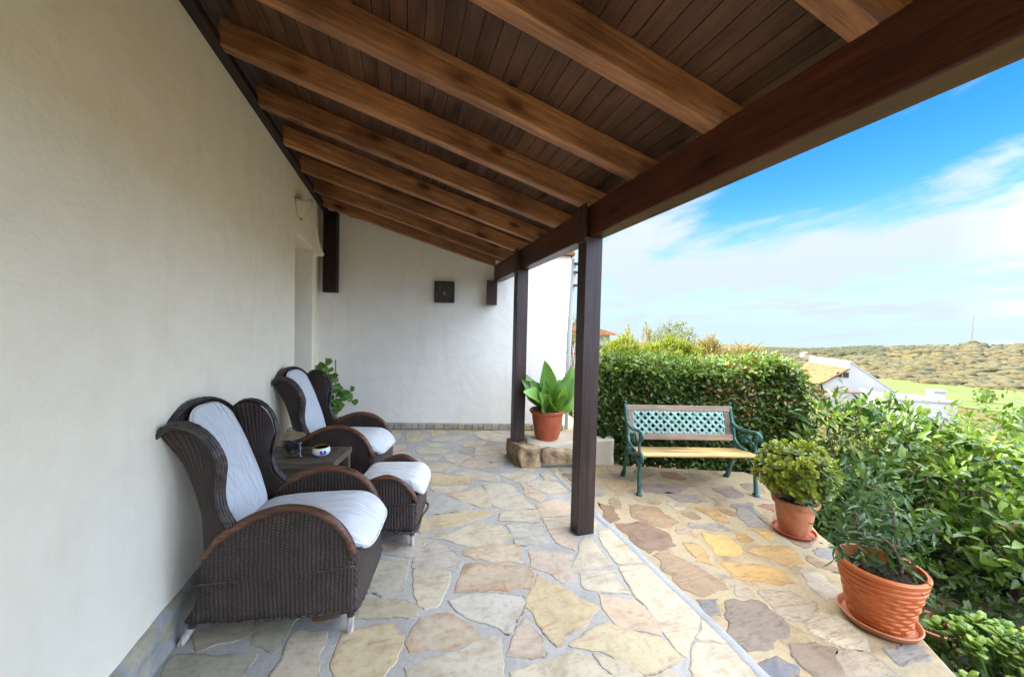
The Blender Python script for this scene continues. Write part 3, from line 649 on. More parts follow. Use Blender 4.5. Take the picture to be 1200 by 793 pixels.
def stone(mb, poly, tint, amp=0.017, step=0.018, h=0.0035, crust=0.6, soft=0.006, grow=0.019):
    if area_(poly) < 0: poly = poly[::-1]
    cc = Vector((sum(p[0] for p in poly)/len(poly), sum(p[1] for p in poly)/len(poly)))
    poly = [Vector(p)+(Vector(p)-cc).normalized()*grow for p in poly]
    L = ragged(poly, amp, step, random.uniform(0, 50)); n = len(L)
    if n < 3: return
    c = sum(L, Vector((0, 0)))/n
    # round the corners slightly
    L = [(L[i-1]+6*L[i]+L[(i+1) % n])/8 + Vector((random.gauss(0, .0016), random.gauss(0, .0016))) for i in range(n)]
    size = math.sqrt(abs(area_(poly)))
    def ins(p, d):
        v = c-p; l = v.length; return p + v*(min(d, l*0.45)/max(l, 1e-6))
    vs = [(p.x, p.y, -0.001) for p in L] + [(*ins(p, soft), h) for p in L] + [(*ins(p, 0.22*size if tint[3] > 0.4 else 0.012+0.03*size), h+0.0006) for p in L]
    o = len(mb.v)
    fs = [(i, (i+1) % n, n+(i+1) % n, n+i) for i in range(n)] + [(n+i, n+(i+1) % n, 2*n+(i+1) % n, 2*n+i) for i in range(n)] + [tuple(2*n+i for i in range(n))]
    mb.add(vs, fs, None, tint)
    s0 = random.uniform(0, 40); base = random.choice([0, 0, 0.5, 1.0])*crust
    for i in range(n):
        w = max(0.0, fbm(L[i].x, L[i].y, 4.0, s0, 2)*2.0+0.25)*crust + base*0.3
        mb.crust[o+i] = w+0.35*crust; mb.crust[o+n+i] = w; mb.edge[o+i] = 1.0; mb.edge[o+n+i] = 1.0
TINT = {k: (v[0]*.72, v[1]*.72, v[2]*.735, v[3]) if k in 'cgypoedr' else v for k, v in TINT.items()}
def vary(t, a=0.06):
    k = random.uniform(1-a, 1+a); w = random.uniform(-0.015, 0.015); return (t[0]*k+w, t[1]*k, t[2]*k-w, t[3])
def clip(poly, a, b):
    """keep the part of poly nearer to a than to b"""
    m = ((a[0]+b[0])/2, (a[1]+b[1])/2); d = (b[0]-a[0], b[1]-a[1]); o = []
    f = lambda p: (p[0]-m[0])*d[0]+(p[1]-m[1])*d[1]
    for i in range(len(poly)):
        p, q = poly[i], poly[(i+1) % len(poly)]; fp, fq = f(p), f(q)
        if fp <= 0: o.append(p)
        if (fp < 0) != (fq < 0) and fp != fq: t = fp/(fp-fq); o.append((p[0]+t*(q[0]-p[0]), p[1]+t*(q[1]-p[1])))
    return o
def inside(p, poly):
    c = False
    for i in range(len(poly)):
        a, b = poly[i], poly[i-1]
        if (a[1] > p[1]) != (b[1] > p[1]) and p[0] < (b[0]-a[0])*(p[1]-a[1])/(b[1]-a[1])+a[0]: c = not c
    return c
def fill(mb, region, fixed, n, mind, gap, tints, amp, crust, h, keep=None):
    xs = [p[0] for p in region]; ys = [p[1] for p in region]; fs = []
    for poly in fixed:
        c = (sum(p[0] for p in poly)/len(poly), sum(p[1] for p in poly)/len(poly)); fs.append(c)
        for i in range(len(poly)):
            a, b = poly[i], poly[(i+1) % len(poly)]; k = max(1, int(math.hypot(b[0]-a[0], b[1]-a[1])/0.06))
            for j in range(k):
                p = (lerp(a[0], b[0], j/k), lerp(a[1], b[1], j/k)); L = math.hypot(c[0]-p[0], c[1]-p[1]); d = min(0.035, L*0.4)
                fs.append((p[0]+(c[0]-p[0])*d/max(L, 1e-6), p[1]+(c[1]-p[1])*d/max(L, 1e-6)))
    seeds = []
    for _ in range(n):
        p = (random.uniform(min(xs), max(xs)), random.uniform(min(ys), max(ys)))
        if not inside(p, region) or any(inside(p, q) for q in fixed): continue
        if any((p[0]-q[0])**2+(p[1]-q[1])**2 < mind**2 for q in seeds): continue
        if any((p[0]-q[0])**2+(p[1]-q[1])**2 < (mind*0.42)**2 for q in fs): continue
        seeds.append(p)
    alls = seeds + fs
    for s in seeds:
        poly = list(region)
        for q in alls:
            if q is s: continue
            if (q[0]-s[0])**2+(q[1]-s[1])**2 < 1.4: poly = clip(poly, s, q)
            if len(poly) < 3: break
        if len(poly) < 3: continue
        c = (sum(p[0] for p in poly)/len(poly), sum(p[1] for p in poly)/len(poly))
        # shrink by the joint and drop tiny edges
        o = []
        for p in poly:
            L = math.hypot(c[0]-p[0], c[1]-p[1]); g = min(gap*random.uniform(0.8, 1.5), L*0.35); q = (p[0]+(c[0]-p[0])*g/max(L, 1e-6), p[1]+(c[1]-p[1])*g/max(L, 1e-6))
            if not o or math.hypot(q[0]-o[-1][0], q[1]-o[-1][1]) > 0.03: o.append(q)
        if len(o) < 3 or abs(area_(o)) < 0.004: continue
        if keep and not keep(c): continue
        stone(mb, o, vary(TINT[random.choice(tints)]), amp, 0.025, h, crust)
mb = MB()
for c, p in PORCH_STONES: stone(mb, [tuple(q) for q in p], vary(TINT[c], 0.03), crust=1.0 if c == 'e' else 0.55)
fill(mb, [(-1.01,-3),(1.56,-3),(1.56,5.9),(-1.01,5.9)], [p for c, p in PORCH_STONES], 5000, 0.27, 0.030, 'cccgypdd', 0.017, 0.5, 0.0035)
tag(mb.build('porch_paving', M['stone'], smooth=False), kind='structure')
mb = MB()
for c, p in PATIO_STONES: stone(mb, [tuple(q) for q in p], vary(TINT[c], 0.03), 0.026, 0.016, 0.003, 0.45, 0.012)
region = [(1.67,-3),(1.9,-3),(2.0,-0.2),(2.42,0.96),(2.98,1.72),(3.32,2.3),(3.6,2.9),(3.0,3.3),(2.4,3.6),(2.8,5),(1.67,5)]
fill(mb, [(1.67,-3),(3.7,-3),(3.7,5),(1.67,5)], [p for c, p in PATIO_STONES], 2500, 0.22, 0.05, ['m2','br','pl2','gr','pl2','oc3','m2','pl','pl2'], 0.03, 0.35, 0.003, keep=lambda c: inside(c, region) and inside((c[0]+0.1, c[1]), region))
tag(mb.build('patio_paving', M['stone2'], smooth=False), kind='structure')

# ------------------------------------------------------------------ the house wall on the left, with its doorway
XW = -1.05
house = thing('house', 'cream plastered house wall running the length of the porch', 'house', (XW, 1.0, 0))
def rel(mb, p): mb.v = [(a-p[0], b-p[1], c-p[2]) for a, b, c in mb.v]; return mb
HO = (XW, 1.0, 0)
mb = MB(); mb.prism([(-3,-0.6),(4.31,-0.6),(4.31,2.477),(5.137,2.477),(5.137,-0.6),(5.30,-0.6),(5.30,3.24),(-3,3.24)], XW-0.42, XW, lambda a, b, h: (h, a, b))
rel(mb, HO).build('wall', M['plaster'], house, bevel=0.014)
mb = MB(); mb.box((XW-0.42, 5.302, -0.6), (XW-0.085, 6.4, 3.22)); rel(mb, HO).build('wall', M['plaster'], house)
mb = MB(); mb.box((XW-0.36, 4.25, 0), (XW-0.31, 5.2, 2.6)); d_ = rel(mb, HO).build('door', M['grey_render'], house)
mb = MB()
for z0, z1 in ((0.15, 1.0), (1.1, 2.3)):
    for y0, y1 in ((4.38, 4.68), (4.76, 5.06)): mb.box((XW-0.309, y0, z0), (XW-0.298, y1, z1))
rel(mb, HO).build('door_panel', M['grey_render'], d_, bevel=0.004)
# small flared plaster lip over the doorway's far jamb
pr = [(0.0, 2.95), (0.012, 2.80), (0.03, 2.66), (0.075, 2.50), (0.095, 2.45), (0.088, 2.42), (0.03, 2.42), (0.0, 2.40), (-0.03, 2.42), (-0.03, 2.95)]
mb = MB(); mb.prism(pr, 5.16, 5.295, lambda a, b, h: (XW+a-0.002, h, b)); rel(mb, HO).build('door_hood', M['plaster'], house, smooth=True, auto=50)
mb = MB()
def fillet(mb, y0, y1, x0):
    rows = []; n = int((y1-y0)/0.035)
    for k in range(n+1):
        y = lerp(y0, y1, k/n); a = fbm(y, 0.0, 4.5, 3.0, 3)*0.012; b_ = fbm(y, 1.0, 7.0, 8.0, 3)*0.008
        rows.append([(x0-0.004, y, 0.182+a), (x0+0.010+b_*0.4, y, 0.178+a), (x0+0.026+b_, y, 0.150+a), (x0+0.032+b_*1.2, y, 0.09), (x0+0.037+b_, y, 0.04), (x0+0.042+a, y, 0.002), (x0+0.042+a, y, -0.02)])
    mb.grid([r[::-1] for r in rows])
fillet(mb, -3.0, 4.295, XW); fillet(mb, 5.305, 5.86, XW-0.085); fillet(mb, 5.14, 5.298, XW)
rel(mb, HO).build('skirting', M['fillet'], house, smooth=True)
mb = MB()
t15 = math.tan(R_(15.035))
zroof = lambda x: 2.47 + t15*(1.335-x)
mb.prism([(-1.08, zroof(-1.08)+0.21), (-6.0, zroof(-6.0)+0.21), (-6.0, zroof(-6.0)+0.33), (-1.08, zroof(-1.08)+0.33)], -3.2, 6.3, lambda a, b, h: (a, h, b))
rel(mb, HO).build('roof', M['clay_tile'], house)
mb = MB(); mb.box((-6.0, -3.0, -0.6), (-5.7, 6.2, 3.2)); mb.box((-5.7, -3.0, -0.6), (XW-0.42, -2.7, 3.2)); mb.box((-5.7, 5.9, -0.6), (XW-0.42, 6.2, 3.2))
rel(mb, HO).build('wall', M['plaster'], house)

# plaster uplighter on the house wall
mb = MB(); n = 14; rows = []
for i in range(7):
    z = i/6; r = 0.03 + 0.085*z**0.7
    rows.append([(r*math.sin(math.pi*k/n)*0.95, -r*1.35*math.cos(math.pi*k/n), z*0.145 + (0.05*(math.sin(math.pi*k/n)**8) * z)) for k in range(n+1)])
mb.grid(rows)
ws = mb.build('wall_sconce', M['sconce'], smooth=True, solid=0.012); ws.location = (XW+0.001, 4.43, 2.66); ws.scale = (1.1, 1.1, 1.1)
tag(ws, 'half round plaster wall sconce high on the cream wall above the doorway', 'wall lamp')

# ------------------------------------------------------------------ the white wall closing the porch
BWO = Vector((-1.25, 5.98, 0)); BWD = Vector((0.9722, -0.2341, 0)); BWN = Vector((-0.2341, -0.9722, 0))
BW = thing('back_wall', 'white plastered wall closing the far end of the porch', 'wall', tuple(BWO), math.atan2(BWD.y, BWD.x))
def bx_of(s): return BWO.x + BWD.x*s
SE = 3.82; s_e = (1.60-BWO.x)/BWD.x
mb = MB(); mb.prism([(0,-0.6),(SE-0.07,-0.6),(SE,2.66),(s_e+0.01,2.66),(s_e+0.01,zroof(1.6)+0.10),(0,zroof(BWO.x)+0.135)], 0.0, 0.38, lambda a, b, h: (a, h, b))
mb.build('wall', M['white_plaster'], BW, bevel=0.012)
mb = MB(); mb.box((-0.05, -0.018, 0), (SE-0.06, 0.0, 0.10), tint=(0.33, 0.335, 0.34, 0)); s = 0.0
while s < SE-0.15:
    w = random.uniform(0.07, 0.17); mb.box((s+0.007, -random.uniform(0.03, 0.042), 0.012), (s+w-0.007, -0.004, 0.088+random.uniform(-0.008, 0.008)), tint=vary(TINT[random.choice('cdgyy')], 0.14)); s += w
mb.build('skirting', M['skirt'], BW, bevel=0.006)
mb = MB(); mb.prism([(s_e+0.02,2.66),(SE+0.05,2.66),(SE+0.05,2.72),(s_e+0.02,2.72)], -0.06, 0.44, lambda a, b, h: (a, h, b)); mb.build('coping', M['roof_tile'], BW, bevel=0.01)
mb = MB(); mb.tube(smooth_path([(SE+0.07,0.10,2.64),(SE+0.07,0.10,2.30),(SE+0.06,0.10,2.2),(SE+0.03,0.10,1.2),(SE+0.02,0.10,-0.4)], 20), 0.032, 10); dp = mb.build('downpipe', M['far_white'], BW, smooth=True, auto=40)
mb = MB()
for z in (2.55, 2.42, 2.22): mb.box((SE+0.06, 0.02, z), (SE+0.17, 0.16, z+0.022))
mb.build('pipe_bracket', M['iron_dark'], dp)
# square dark wall light
q = BWO + BWD*((0.63-BWO.x)/BWD.x)
wl = thing('wall_light', 'small square dark wall light box on the white end wall', 'wall lamp', (q.x, q.y, 2.055), math.atan2(BWD.y, BWD.x))
mb = MB(); mb.box((-0.145,-0.075,-0.155),(0.145,0.0,0.155)); mb.build('housing', M['lantern'], wl, bevel=0.006)
mb = MB()
for a, b in (((-0.145,-0.088,0.125),(0.145,-0.0755,0.155)),((-0.145,-0.088,-0.155),(0.145,-0.0755,-0.125)),((-0.145,-0.088,-0.1245),(-0.118,-0.0755,0.1245)),((0.118,-0.088,-0.1245),(0.145,-0.0755,0.1245))): mb.box(a, b)
mb.build('frame', M['iron_dark'], wl, bevel=0.003)
mb = MB(); mb.prism([(0.02*math.cos(k*math.pi/5)*(1.4 if k % 2 else 0.7), -0.02+0.035*math.sin(k*math.pi/5)*(1.2 if k % 2 else 0.6)) for k in range(10)], -0.081, -0.0755, lambda a, b, h: (a, h, b)); mb.build('ornament', M['grey_metal'], wl)
mb = MB(); pth = smooth_path([BWO+BWD*((x-BWO.x)/BWD.x)+BWN*0.012+Vector((0,0,z)) for x, z in ((-0.84,3.19),(-0.74,3.13),(-0.58,3.085),(-0.42,3.07),(-0.25,3.06))], 18); mb.tube(pth, 0.008, 6)
tag(mb.build('cable', M['wire'], smooth=True), 'thin dark cable sagging along the top of the white end wall', 'cable')

# ------------------------------------------------------------------ lean-to porch roof
roof = thing('porch_roof', 'sloping timber lean-to porch roof of dark boards on honey brown rafters', 'porch roof', (1.4, 1.0, 2.24))
RO = (1.4, 1.0, 2.24); SL = R_(15.035)
def sub(name, mb, m, parent, loc, roty=0.0, **k):
    o = mb.build(name, m, parent, **k); o.location = Vector(loc)-Vector(RO); o.rotation_euler = (0, roty, 0); return o
mb = MB(); mb.box((-0.0625, -3.0, 0), (0.0625, 5.36, 0.236)); sub('beam', mb, M['beam'], roof, (1.3975, 0, 2.24), bevel=0.008)
mb = MB(); mb.box((0, -3.0, 0), (0.065, 5.9, 0.052)); sub('wall_plate', mb, M['plate'], roof, (XW+0.002, 0, 3.092), bevel=0.004)
for k in range(-6, 9):
    yf = 0.825 + 0.5767*k
    if k == 8: yf = 5.43
    mb = MB(); L0 = 2.70; n = 10; rows = []
    j = random.uniform(-0.003, 0.003)
    mb.box((0, -0.078, 0), (L0, 0.0, 0.147))
    o = sub('rafter', mb, M['rafter'], roof, (XW+0.03, yf+j, zroof(XW+0.03)), SL, bevel=0.006)
mb = MB(); x = -0.30
while x < 2.76:
    w = 0.083; mb.box((x+0.0022, -3.05, 0.1475), (x+w-0.0022, 6.0, 0.162), tint=tuple([random.uniform(0.78, 1.18)]*3)); x += w
cb = sub('ceiling_boards', mb, M['board'], roof, (XW+0.03, 0, zroof(XW+0.03)), SL)
mb = MB(); mb.box((-0.3, -3.05, 0.1655), (2.76, 6.0, 0.19)); sub('roof_deck', mb, M['board_gap'], roof, (XW+0.03, 0, zroof(XW+0.03)), SL)
mb = MB()
for k in range(46):
    y0 = -3.1+k*0.2; rows = []
    for xx in (-0.05, 2.80): rows.append([(xx, y0+0.1+0.1*math.cos(math.pi*j/6), 0.195+0.07*math.sin(math.pi*j/6)) for j in range(7)])
    mb.grid(rows)
sub('roof_tiles', mb, M['clay_tile'], roof, (XW+0.03, 0, zroof(XW+0.03)), SL, smooth=True)
# short timbers fixed to the end wall carrying the beam and the wall plate
def wall_timber(x0, x1, z0, z1, dpt):
    s0, s1 = (x0-BWO.x)/BWD.x, (x1-BWO.x)/BWD.x; c = BWO + BWD*((s0+s1)/2) + BWN*(dpt/2+0.004)
    mb = MB(); w = (s1-s0)/2; mb.box((-w, -dpt/2, 0), (w, dpt/2, z1-z0)); o = mb.build('wall_timber', M['plate'] if z1 > 3 else M['post'], roof, bevel=0.005); o.location = (c.x-RO[0], c.y-RO[1], z0-RO[2]); o.rotation_euler = (0, 0, math.atan2(BWD.y, BWD.x)); return o
wall_timber(-1.045, -0.865, 2.0, 3.15, 0.11); wall_timber(1.235, 1.385, 1.885, 2.238, 0.13)

# posts
def post(loc, z0, label):
    p = thing('wooden_post', label, 'post', (loc[0], loc[1], z0), 0, 'dark wooden posts carrying the porch beam')
    mb = MB(); mb.box((-0.07, -0.063, 0), (0.07, 0.063, 2.238-z0)); mb.build('shaft', M['post'], p, bevel=0.006)
    mb = MB(); mb.box((-0.0705, -0.0635, 2.238-z0), (-0.0675+0.0, 0.0635, 2.50-z0)); mb.v = [(a-0.0 if a < -0.069 else a, b, c) for a, b, c in mb.v]
    mb = MB(); mb.box((-0.082, -0.062, 2.20-z0), (-0.0655, 0.062, 2.478-z0)); mb.build('cheek', M['post'], p, bevel=0.004)
    return p
post((1.365, 2.493), 0.0, 'dark square wooden post standing on the flagstone floor')
post((1.365, 4.14), 0.21, 'dark square wooden post standing on the rough stone ledge')

# ------------------------------------------------------------------ low ledge of rubble and plaster
LD = thing('stone_ledge', 'low ledge of rough ochre stone and whitewashed plaster below the far post', 'ledge', (1.40, 3.81, 0), math.atan2(-0.249, 0.934))
def rough_block(x0, x1, y0, y1, z1, amp, seed, nx=14, ny=8, nz=5, slope=0.0):
    bm = bmesh.new(); bmesh.ops.create_cube(bm, size=1)
    bmesh.ops.subdivide_edges(bm, edges=bm.edges[:], cuts=9, use_grid_fill=True)
    for v in bm.verts:
        p = Vector((lerp(x0, x1, v.co.x+0.5), lerp(y0, y1, v.co.y+0.5), lerp(0, z1, v.co.z+0.5)))
        from mathutils import noise as N
        d = Vector((N.noise(p*9+Vector((seed,0,0))), N.noise(p*9+Vector((0,seed,0))), N.noise(p*7+Vector((0,0,seed)))))
        p += d*amp
        if v.co.z > 0.3: p.z += slope*(p.x-x0)
        if v.co.z < -0.49: p.z = -0.01
        v.co = p
    mb = MB(); bm.verts.index_update(); mb.add([v.co[:] for v in bm.verts], [[v.index for v in f.verts] for f in bm.faces]); bm.free(); return mb
rough_block(-0.015, 0.985, 0.035, 0.52, 0.23, 0.026, 3.0, slope=0.085).build('plaster_body', M['ledge_plaster'], LD, smooth=True, sub=1)
mb = rough_block(-0.12, 0.13, -0.03, 0.42, 0.222, 0.045, 11.0)
mb.v = [(x_-0.30*max(0.0, y_) if x_ < 0.05 else x_, y_, z_) for x_, y_, z_ in mb.v]   # the end runs back at a slant
mb.build('end_stone', M['ledge_stone'], LD, smooth=True, sub=1)
mb = rough_block(0.15, 0.60, -0.028, 0.09, 0.205, 0.04, 23.0)
mb.v = [(a, b, max(0.05, c) if 1 else c) for a, b, c in mb.v]; mb.build('face_stone', M['ledge_stone'], LD, smooth=True, sub=1)

# ------------------------------------------------------------------ wicker armchair (local: x forward, y across, z up; near side y = -0.3)
W2 = 0.25
REAR = [(0.03, 0.115), (0.075, 0.187), (0.100, 0.318), (0.111, 0.43)]
ARC = [(0.111, 0.43), (0.178, 0.515), (0.264, 0.577), (0.368, 0.627), (0.49, 0.650), (0.615, 0.627), (0.707, 0.565), (0.762, 0.485), (0.790, 0.405)]
def side_rows(z0, z1, n, rear, arcb, front, nx=26):
    """rows of a panel bounded behind by rear+arcb[0], in front by arcb[1]"""
    zt = [p[1] for p in rear]; xt = [p[0] for p in rear]
    rows, uvs = [], []
    top = max(p[1] for p in arcb); ti = [p[1] for p in arcb].index(top)
    az, ax = [p[1] for p in arcb[:ti+1]], [p[0] for p in arcb[:ti+1]]
    bz, bx = [p[1] for p in arcb[ti:]][::-1], [p[0] for p in arcb[ti:]][::-1]
    for i in range(n+1):
        f = i/n; z = lerp(z0, z1, 1-(1-f)**1.7)
        xl = interp(z, zt, xt) if z < zt[-1] else interp(z, az, ax)
        xr = front if z < bz[0] else interp(z, bz, bx)
        rows.append([(lerp(xl, xr, k/nx), 0, z) for k in range(nx+1)]); uvs.append([(lerp(xl, xr, k/nx), z) for k in range(nx+1)])
    return rows, uvs
def braid(mb, path, r, strands=3, twist=26.0, amp=None, n=7):
    amp = amp or r*0.75; P = [Vector(p) for p in path]; m = len(P)
    T = [(P[min(m-1, i+1)]-P[max(0, i-1)]).normalized() for i in range(m)]
    L = 0; ref = Vector((0, 1, 0)); acc = [0]
    for i in range(1, m): acc.append(acc[-1]+(P[i]-P[i-1]).length)
    for s in range(strands):
        q = []
        for i in range(m):
            x = T[i].cross(ref)
            if x.length < 1e-4: x = T[i].cross(Vector((1, 0, 0)))
            x.normalize(); y = x.cross(T[i]); a = acc[i]*twist*2 + s*2*math.pi/strands
            q.append(P[i] + x*math.cos(a)*amp + y*math.sin(a)*amp)
        mb.tube(q, r, n)
def side_panel(parent, y, out, rows, uvs, bulge=0.020):
    n, m = len(rows), len(rows[0]); mb = MB(); R2 = []
    for i, r in enumerate(rows):
        R2.append([(p[0], y + out*bulge*math.sin(math.pi*k/(m-1))*math.sin(math.pi*min(1, (i+1)/n)), p[2]) for k, p in enumerate(r)])
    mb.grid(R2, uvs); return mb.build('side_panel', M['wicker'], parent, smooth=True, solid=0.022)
def cane_rail(parent, arc, y, r=0.021, ext=None):
    mb = MB(); pth = smooth_path([(a, y, b) for a, b in arc], 40); mb.tube(pth, [r*(0.75 if i < 5 else 1.0) for i in range(40)], 10, flat=1.0)
    o = mb.build('arm_rail', M['cane'], parent, smooth=True, auto=50)
    for i in ((8, 38) if len(arc) > 7 else (3, 38)):
        mb = MB(); e = pth[i+1]-pth[i]; P = [pth[i]+e*f for f in (0, .12, .25, .37, .5, .62, .75, .87, 1.0)]
        mb.tube(P, [r*(1.18 if k % 2 else 1.06)*(0.85 if i < 10 else 1) for k in range(9)], 10); mb.build('binding', M['braid'], o, smooth=True, auto=60)
    return o
def leg(parent, top, bot, r=0.017):
    top, bot = Vector(top), Vector(bot); mid = top.lerp(bot, 0.30)
    mb = MB(); mb.tube([mid, bot], [r*1.05, r*0.92], 8); o = mb.build('leg', M['leg_white'], parent, smooth=True, auto=40)
    mb = MB(); mb.tube([top + Vector((0, 0, 0.02)), mid.lerp(bot, 0.05)], [r*1.5, r*1.12], 8)
    for sx in (-1, 1):
        mb.tube(smooth_path([top+Vector((sx*0.035, 0, 0.006)), top.lerp(mid, 0.4)+Vector((sx*0.018, 0, 0)), mid.lerp(bot, 0.12)+Vector((sx*0.008, 0, 0))], 8), 0.007, 6)
    mb.build('leg_wrap', M['leg_dark'], o, smooth=True, auto=40)
def piping(parent, size, e2, fn, plane='xy', r=0.0055):
    sg = lambda w, e: math.copysign(abs(w)**e, w); pts = []
    for k in range(90):
        th = 2*math.pi*k/90; a, b = sg(math.cos(th), e2), sg(math.sin(th), e2)
        p = (size[0]/2*a, size[1]/2*b, 0.0) if plane == 'xy' else (0.0, size[1]/2*a, size[2]/2*b)
        q = Vector(fn(p)); c = Vector((0, 0, 0)); pts.append(q + (q-c).normalized()*0.002)
    mb = MB(); mb.tube(pts, r, 6, closed=True); return mb.build('piping', M['cotton'], parent, smooth=True)
def make_armchair():
    c = thing('wicker_armchair', '', 'armchair')
    rows, uvs = side_rows(0.115, 0.650, 24, REAR, ARC, 0.795)
    side_panel(c, -W2, -1, rows, uvs); side_panel(c, W2, 1, rows, uvs)
    for s in (-1, 1): cane_rail(c, ARC[:-1] + [(0.796, 0.395)], s*(W2+0.004))
    # front and rear panels
    for nm, xs in (('front_panel', None), ('rear_panel', 1)):
        mb = MB(); R2, U2 = [], []
        for i in range(11):
            z = lerp(0.125, 0.42, i/10); R2.append([]); U2.append([])
            for k in range(25):
                y = lerp(-W2, W2, k/24); e = 1-(2*k/24-1)**8
                x = 0.795 + 0.02*e if xs is None else interp(z, [p[1] for p in REAR], [p[0] for p in REAR])-0.010*e
                R2[-1].append((x, y, z)); U2[-1].append((y, z))
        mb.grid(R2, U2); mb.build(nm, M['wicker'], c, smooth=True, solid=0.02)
    # lower edge braid and corner bindings
    mb = MB(); loop = []
    for a, b in ((-1, 1),):
        pts = [(0.03, -W2, 0.118), (0.3, -W2-0.006, 0.112), (0.6, -W2-0.006, 0.118), (0.79, -W2, 0.130), (0.815, -W2*0.8, 0.128), (0.818, 0, 0.126), (0.815, W2*0.8, 0.128), (0.79, W2, 0.130), (0.5, W2+0.006, 0.116), (0.03, W2, 0.118), (0.02, 0, 0.118), (0.03, -W2, 0.118)]
        braid(mb, smooth_path(pts, 160), 0.006, 2, 40)
    for s in (-1, 1): braid(mb, [(0.800, s*W2, lerp(0.12, 0.41, k/20)) for k in range(21)], 0.007, 3, 30)
    for s in (-1, 1): mb.tube(smooth_path([(0.06, s*(W2+0.012), 0.30), (0.3, s*(W2+0.02), 0.315), (0.6, s*(W2+0.02), 0.335), (0.80, s*(W2+0.012), 0.355)], 20), 0.0055, 6)
    mb.build('edge_braid', M['braid'], c, smooth=True)
    # wing back: Coons patches
    def Lc(b, s): # back corner curve
        x, z = interp(b, [0, .3, .6, .85, 1], [0.111, 0.085, 0.03, -0.025, -0.066]), lerp(0.43, 1.015, b)
        return Vector((x, s*(W2 - 0.01 - 0.035*math.sin(math.pi*min(1, b*0.9)) + 0.03*max(0, b-0.75)*4), z))
    def Rc(b, s): # wing front edge
        z = lerp(0.574, 0.866, b); x = interp(z, [0.574, 0.62, 0.67, 0.72, 0.764, 0.81, 0.866], [0.255, 0.218, 0.197, 0.188, 0.187, 0.195, 0.204])
        return Vector((x-0.024, s*(W2 - 0.005 - 0.045*math.sin(math.pi*min(1, b*0.62+0.05)) + 0.02*b), z))
    TOP = smooth_path([(-0.066, 0, 1.015), (-0.03, 0, 1.048), (0.025, 0, 1.063), (0.09, 0, 1.050), (0.155, 0, 0.990), (0.190, 0, 0.925), (0.204, 0, 0.866)], 25)
    def Tc(a, s):
        i = a*24; k = min(23, int(i)); p = TOP[k].lerp(TOP[k+1], i-k)
        e0, e1 = Lc(1, 1).y, Rc(1, 1).y; return Vector((p.x-0.024*a, s*(lerp(e0, e1, a) + 0.012*math.sin(math.pi*a)), p.z))
    def Bc(a, s): return Lc(0, s).lerp(Rc(0, s), a)
    for s in (-1, 1):
        mb = MB(); R2, U2 = [], []
        for j in range(25):
            b = j/24; R2.append([]); U2.append([])
            for i in range(25):
                a = i/24
                p = Lc(b, s)*(1-a)+Rc(b, s)*a+Bc(a, s)*(1-b)+Tc(a, s)*b-(Lc(0, s)*(1-a)*(1-b)+Rc(0, s)*a*(1-b)+Lc(1, s)*(1-a)*b+Rc(1, s)*a*b)
                R2[-1].append(p); U2[-1].append((a*0.27, b*0.6))
        mb.grid(R2, U2); mb.build('wing', M['wicker'], c, smooth=True, solid=0.02)
    def crest(a): # across the back from near corner to far corner
        y = lerp(-1, 1, a); e = Lc(1, 1)
        return Vector((e.x - 0.012*(1-y*y), y*e.y, e.z + 0.115*(1-abs(y)**2.2)))
    mb = MB(); R2, U2 = [], []
    for j in range(25):
        b = j/24; R2.append([]); U2.append([])
        for i in range(31):
            a = i/30; y = 2*a-1; l, r = Lc(b, -1), Lc(b, 1); p = l.lerp(r, a)
            p.x -= 0.03*(1-y*y)*min(1, b*2); tp = crest(a); 
            p.z = lerp(0.43, tp.z, b); R2[-1].append(p); U2[-1].append((a*0.6, b*0.65))
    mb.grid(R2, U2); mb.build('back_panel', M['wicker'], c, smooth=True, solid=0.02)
    mb = MB()
    for s in (-1, 1):
        pth = [Rc(k/20, s) for k in range(20)] + [Tc(1-k/30, s) for k in range(31)]
        pth = smooth_path(pth[::5] + [pth[-1]], 110)
        for j in range(5): # strands lying side by side, rolled outwards over the edge
            an = -0.5 + 0.62*j; rr_ = 0.016; q = []
            for i, p in enumerate(pth):
                T = (pth[min(109, i+1)]-pth[max(0, i-1)]).normalized(); N_ = Vector((T.z, 0, -T.x)); N_ = N_ if N_.x + N_.z > -0.2 or True else N_
                N_ = -N_ if s*0 else N_
                q.append(p + N_*(rr_*math.cos(an)*(1 if N_.dot(p-Vector((0.0, p.y, 0.75))) > 0 else -1)) + Vector((0, s*(0.016 + rr_*math.sin(an)*1.3), 0)) + Vector((0, 0, 0.0012*math.sin(i*1.1+j*2))))
            mb.tube(q, 0.0068, 6)
    pth = smooth_path([crest(k/14) for k in range(15)], 90)
    for off in (-0.014, -0.005, 0.004, 0.013): mb.tube([p+Vector((off, 0, 0.006-abs(off)*0.3+0.001*math.sin(i*1.1+off*900))) for i, p in enumerate(pth)], 0.0065, 6)
    mb.build('back_rim', M['braid'], c, smooth=True)
    for s in (-1, 1):
        leg(c, (0.775, s*(W2-0.02), 0.125), (0.772, s*(W2-0.015), 0.0)); leg(c, (0.065, s*(W2-0.02), 0.12), (0.0, s*(W2-0.01), 0.0))
    # cushions
    def seatfn(p):
        x, y, z = p; fr = max(0, (x-0.18)/0.18)
        return (x + 0.015*math.cos(y*6)*max(0, x)*2, y*(1.0+0.03*math.sin(x*9)), z*(1-0.25*(abs(x)/0.36)**4) + 0.007*fbm(x*0.6+y*0.5, y*1.5-x*0.6, 6.5, 2.0, 3)*(1 if z > 0 else 0.3) + 0.018*math.cos(x*4)*math.cos(y*4) - 0.075*fr**2 - 0.02*max(0, (-x-0.1)))
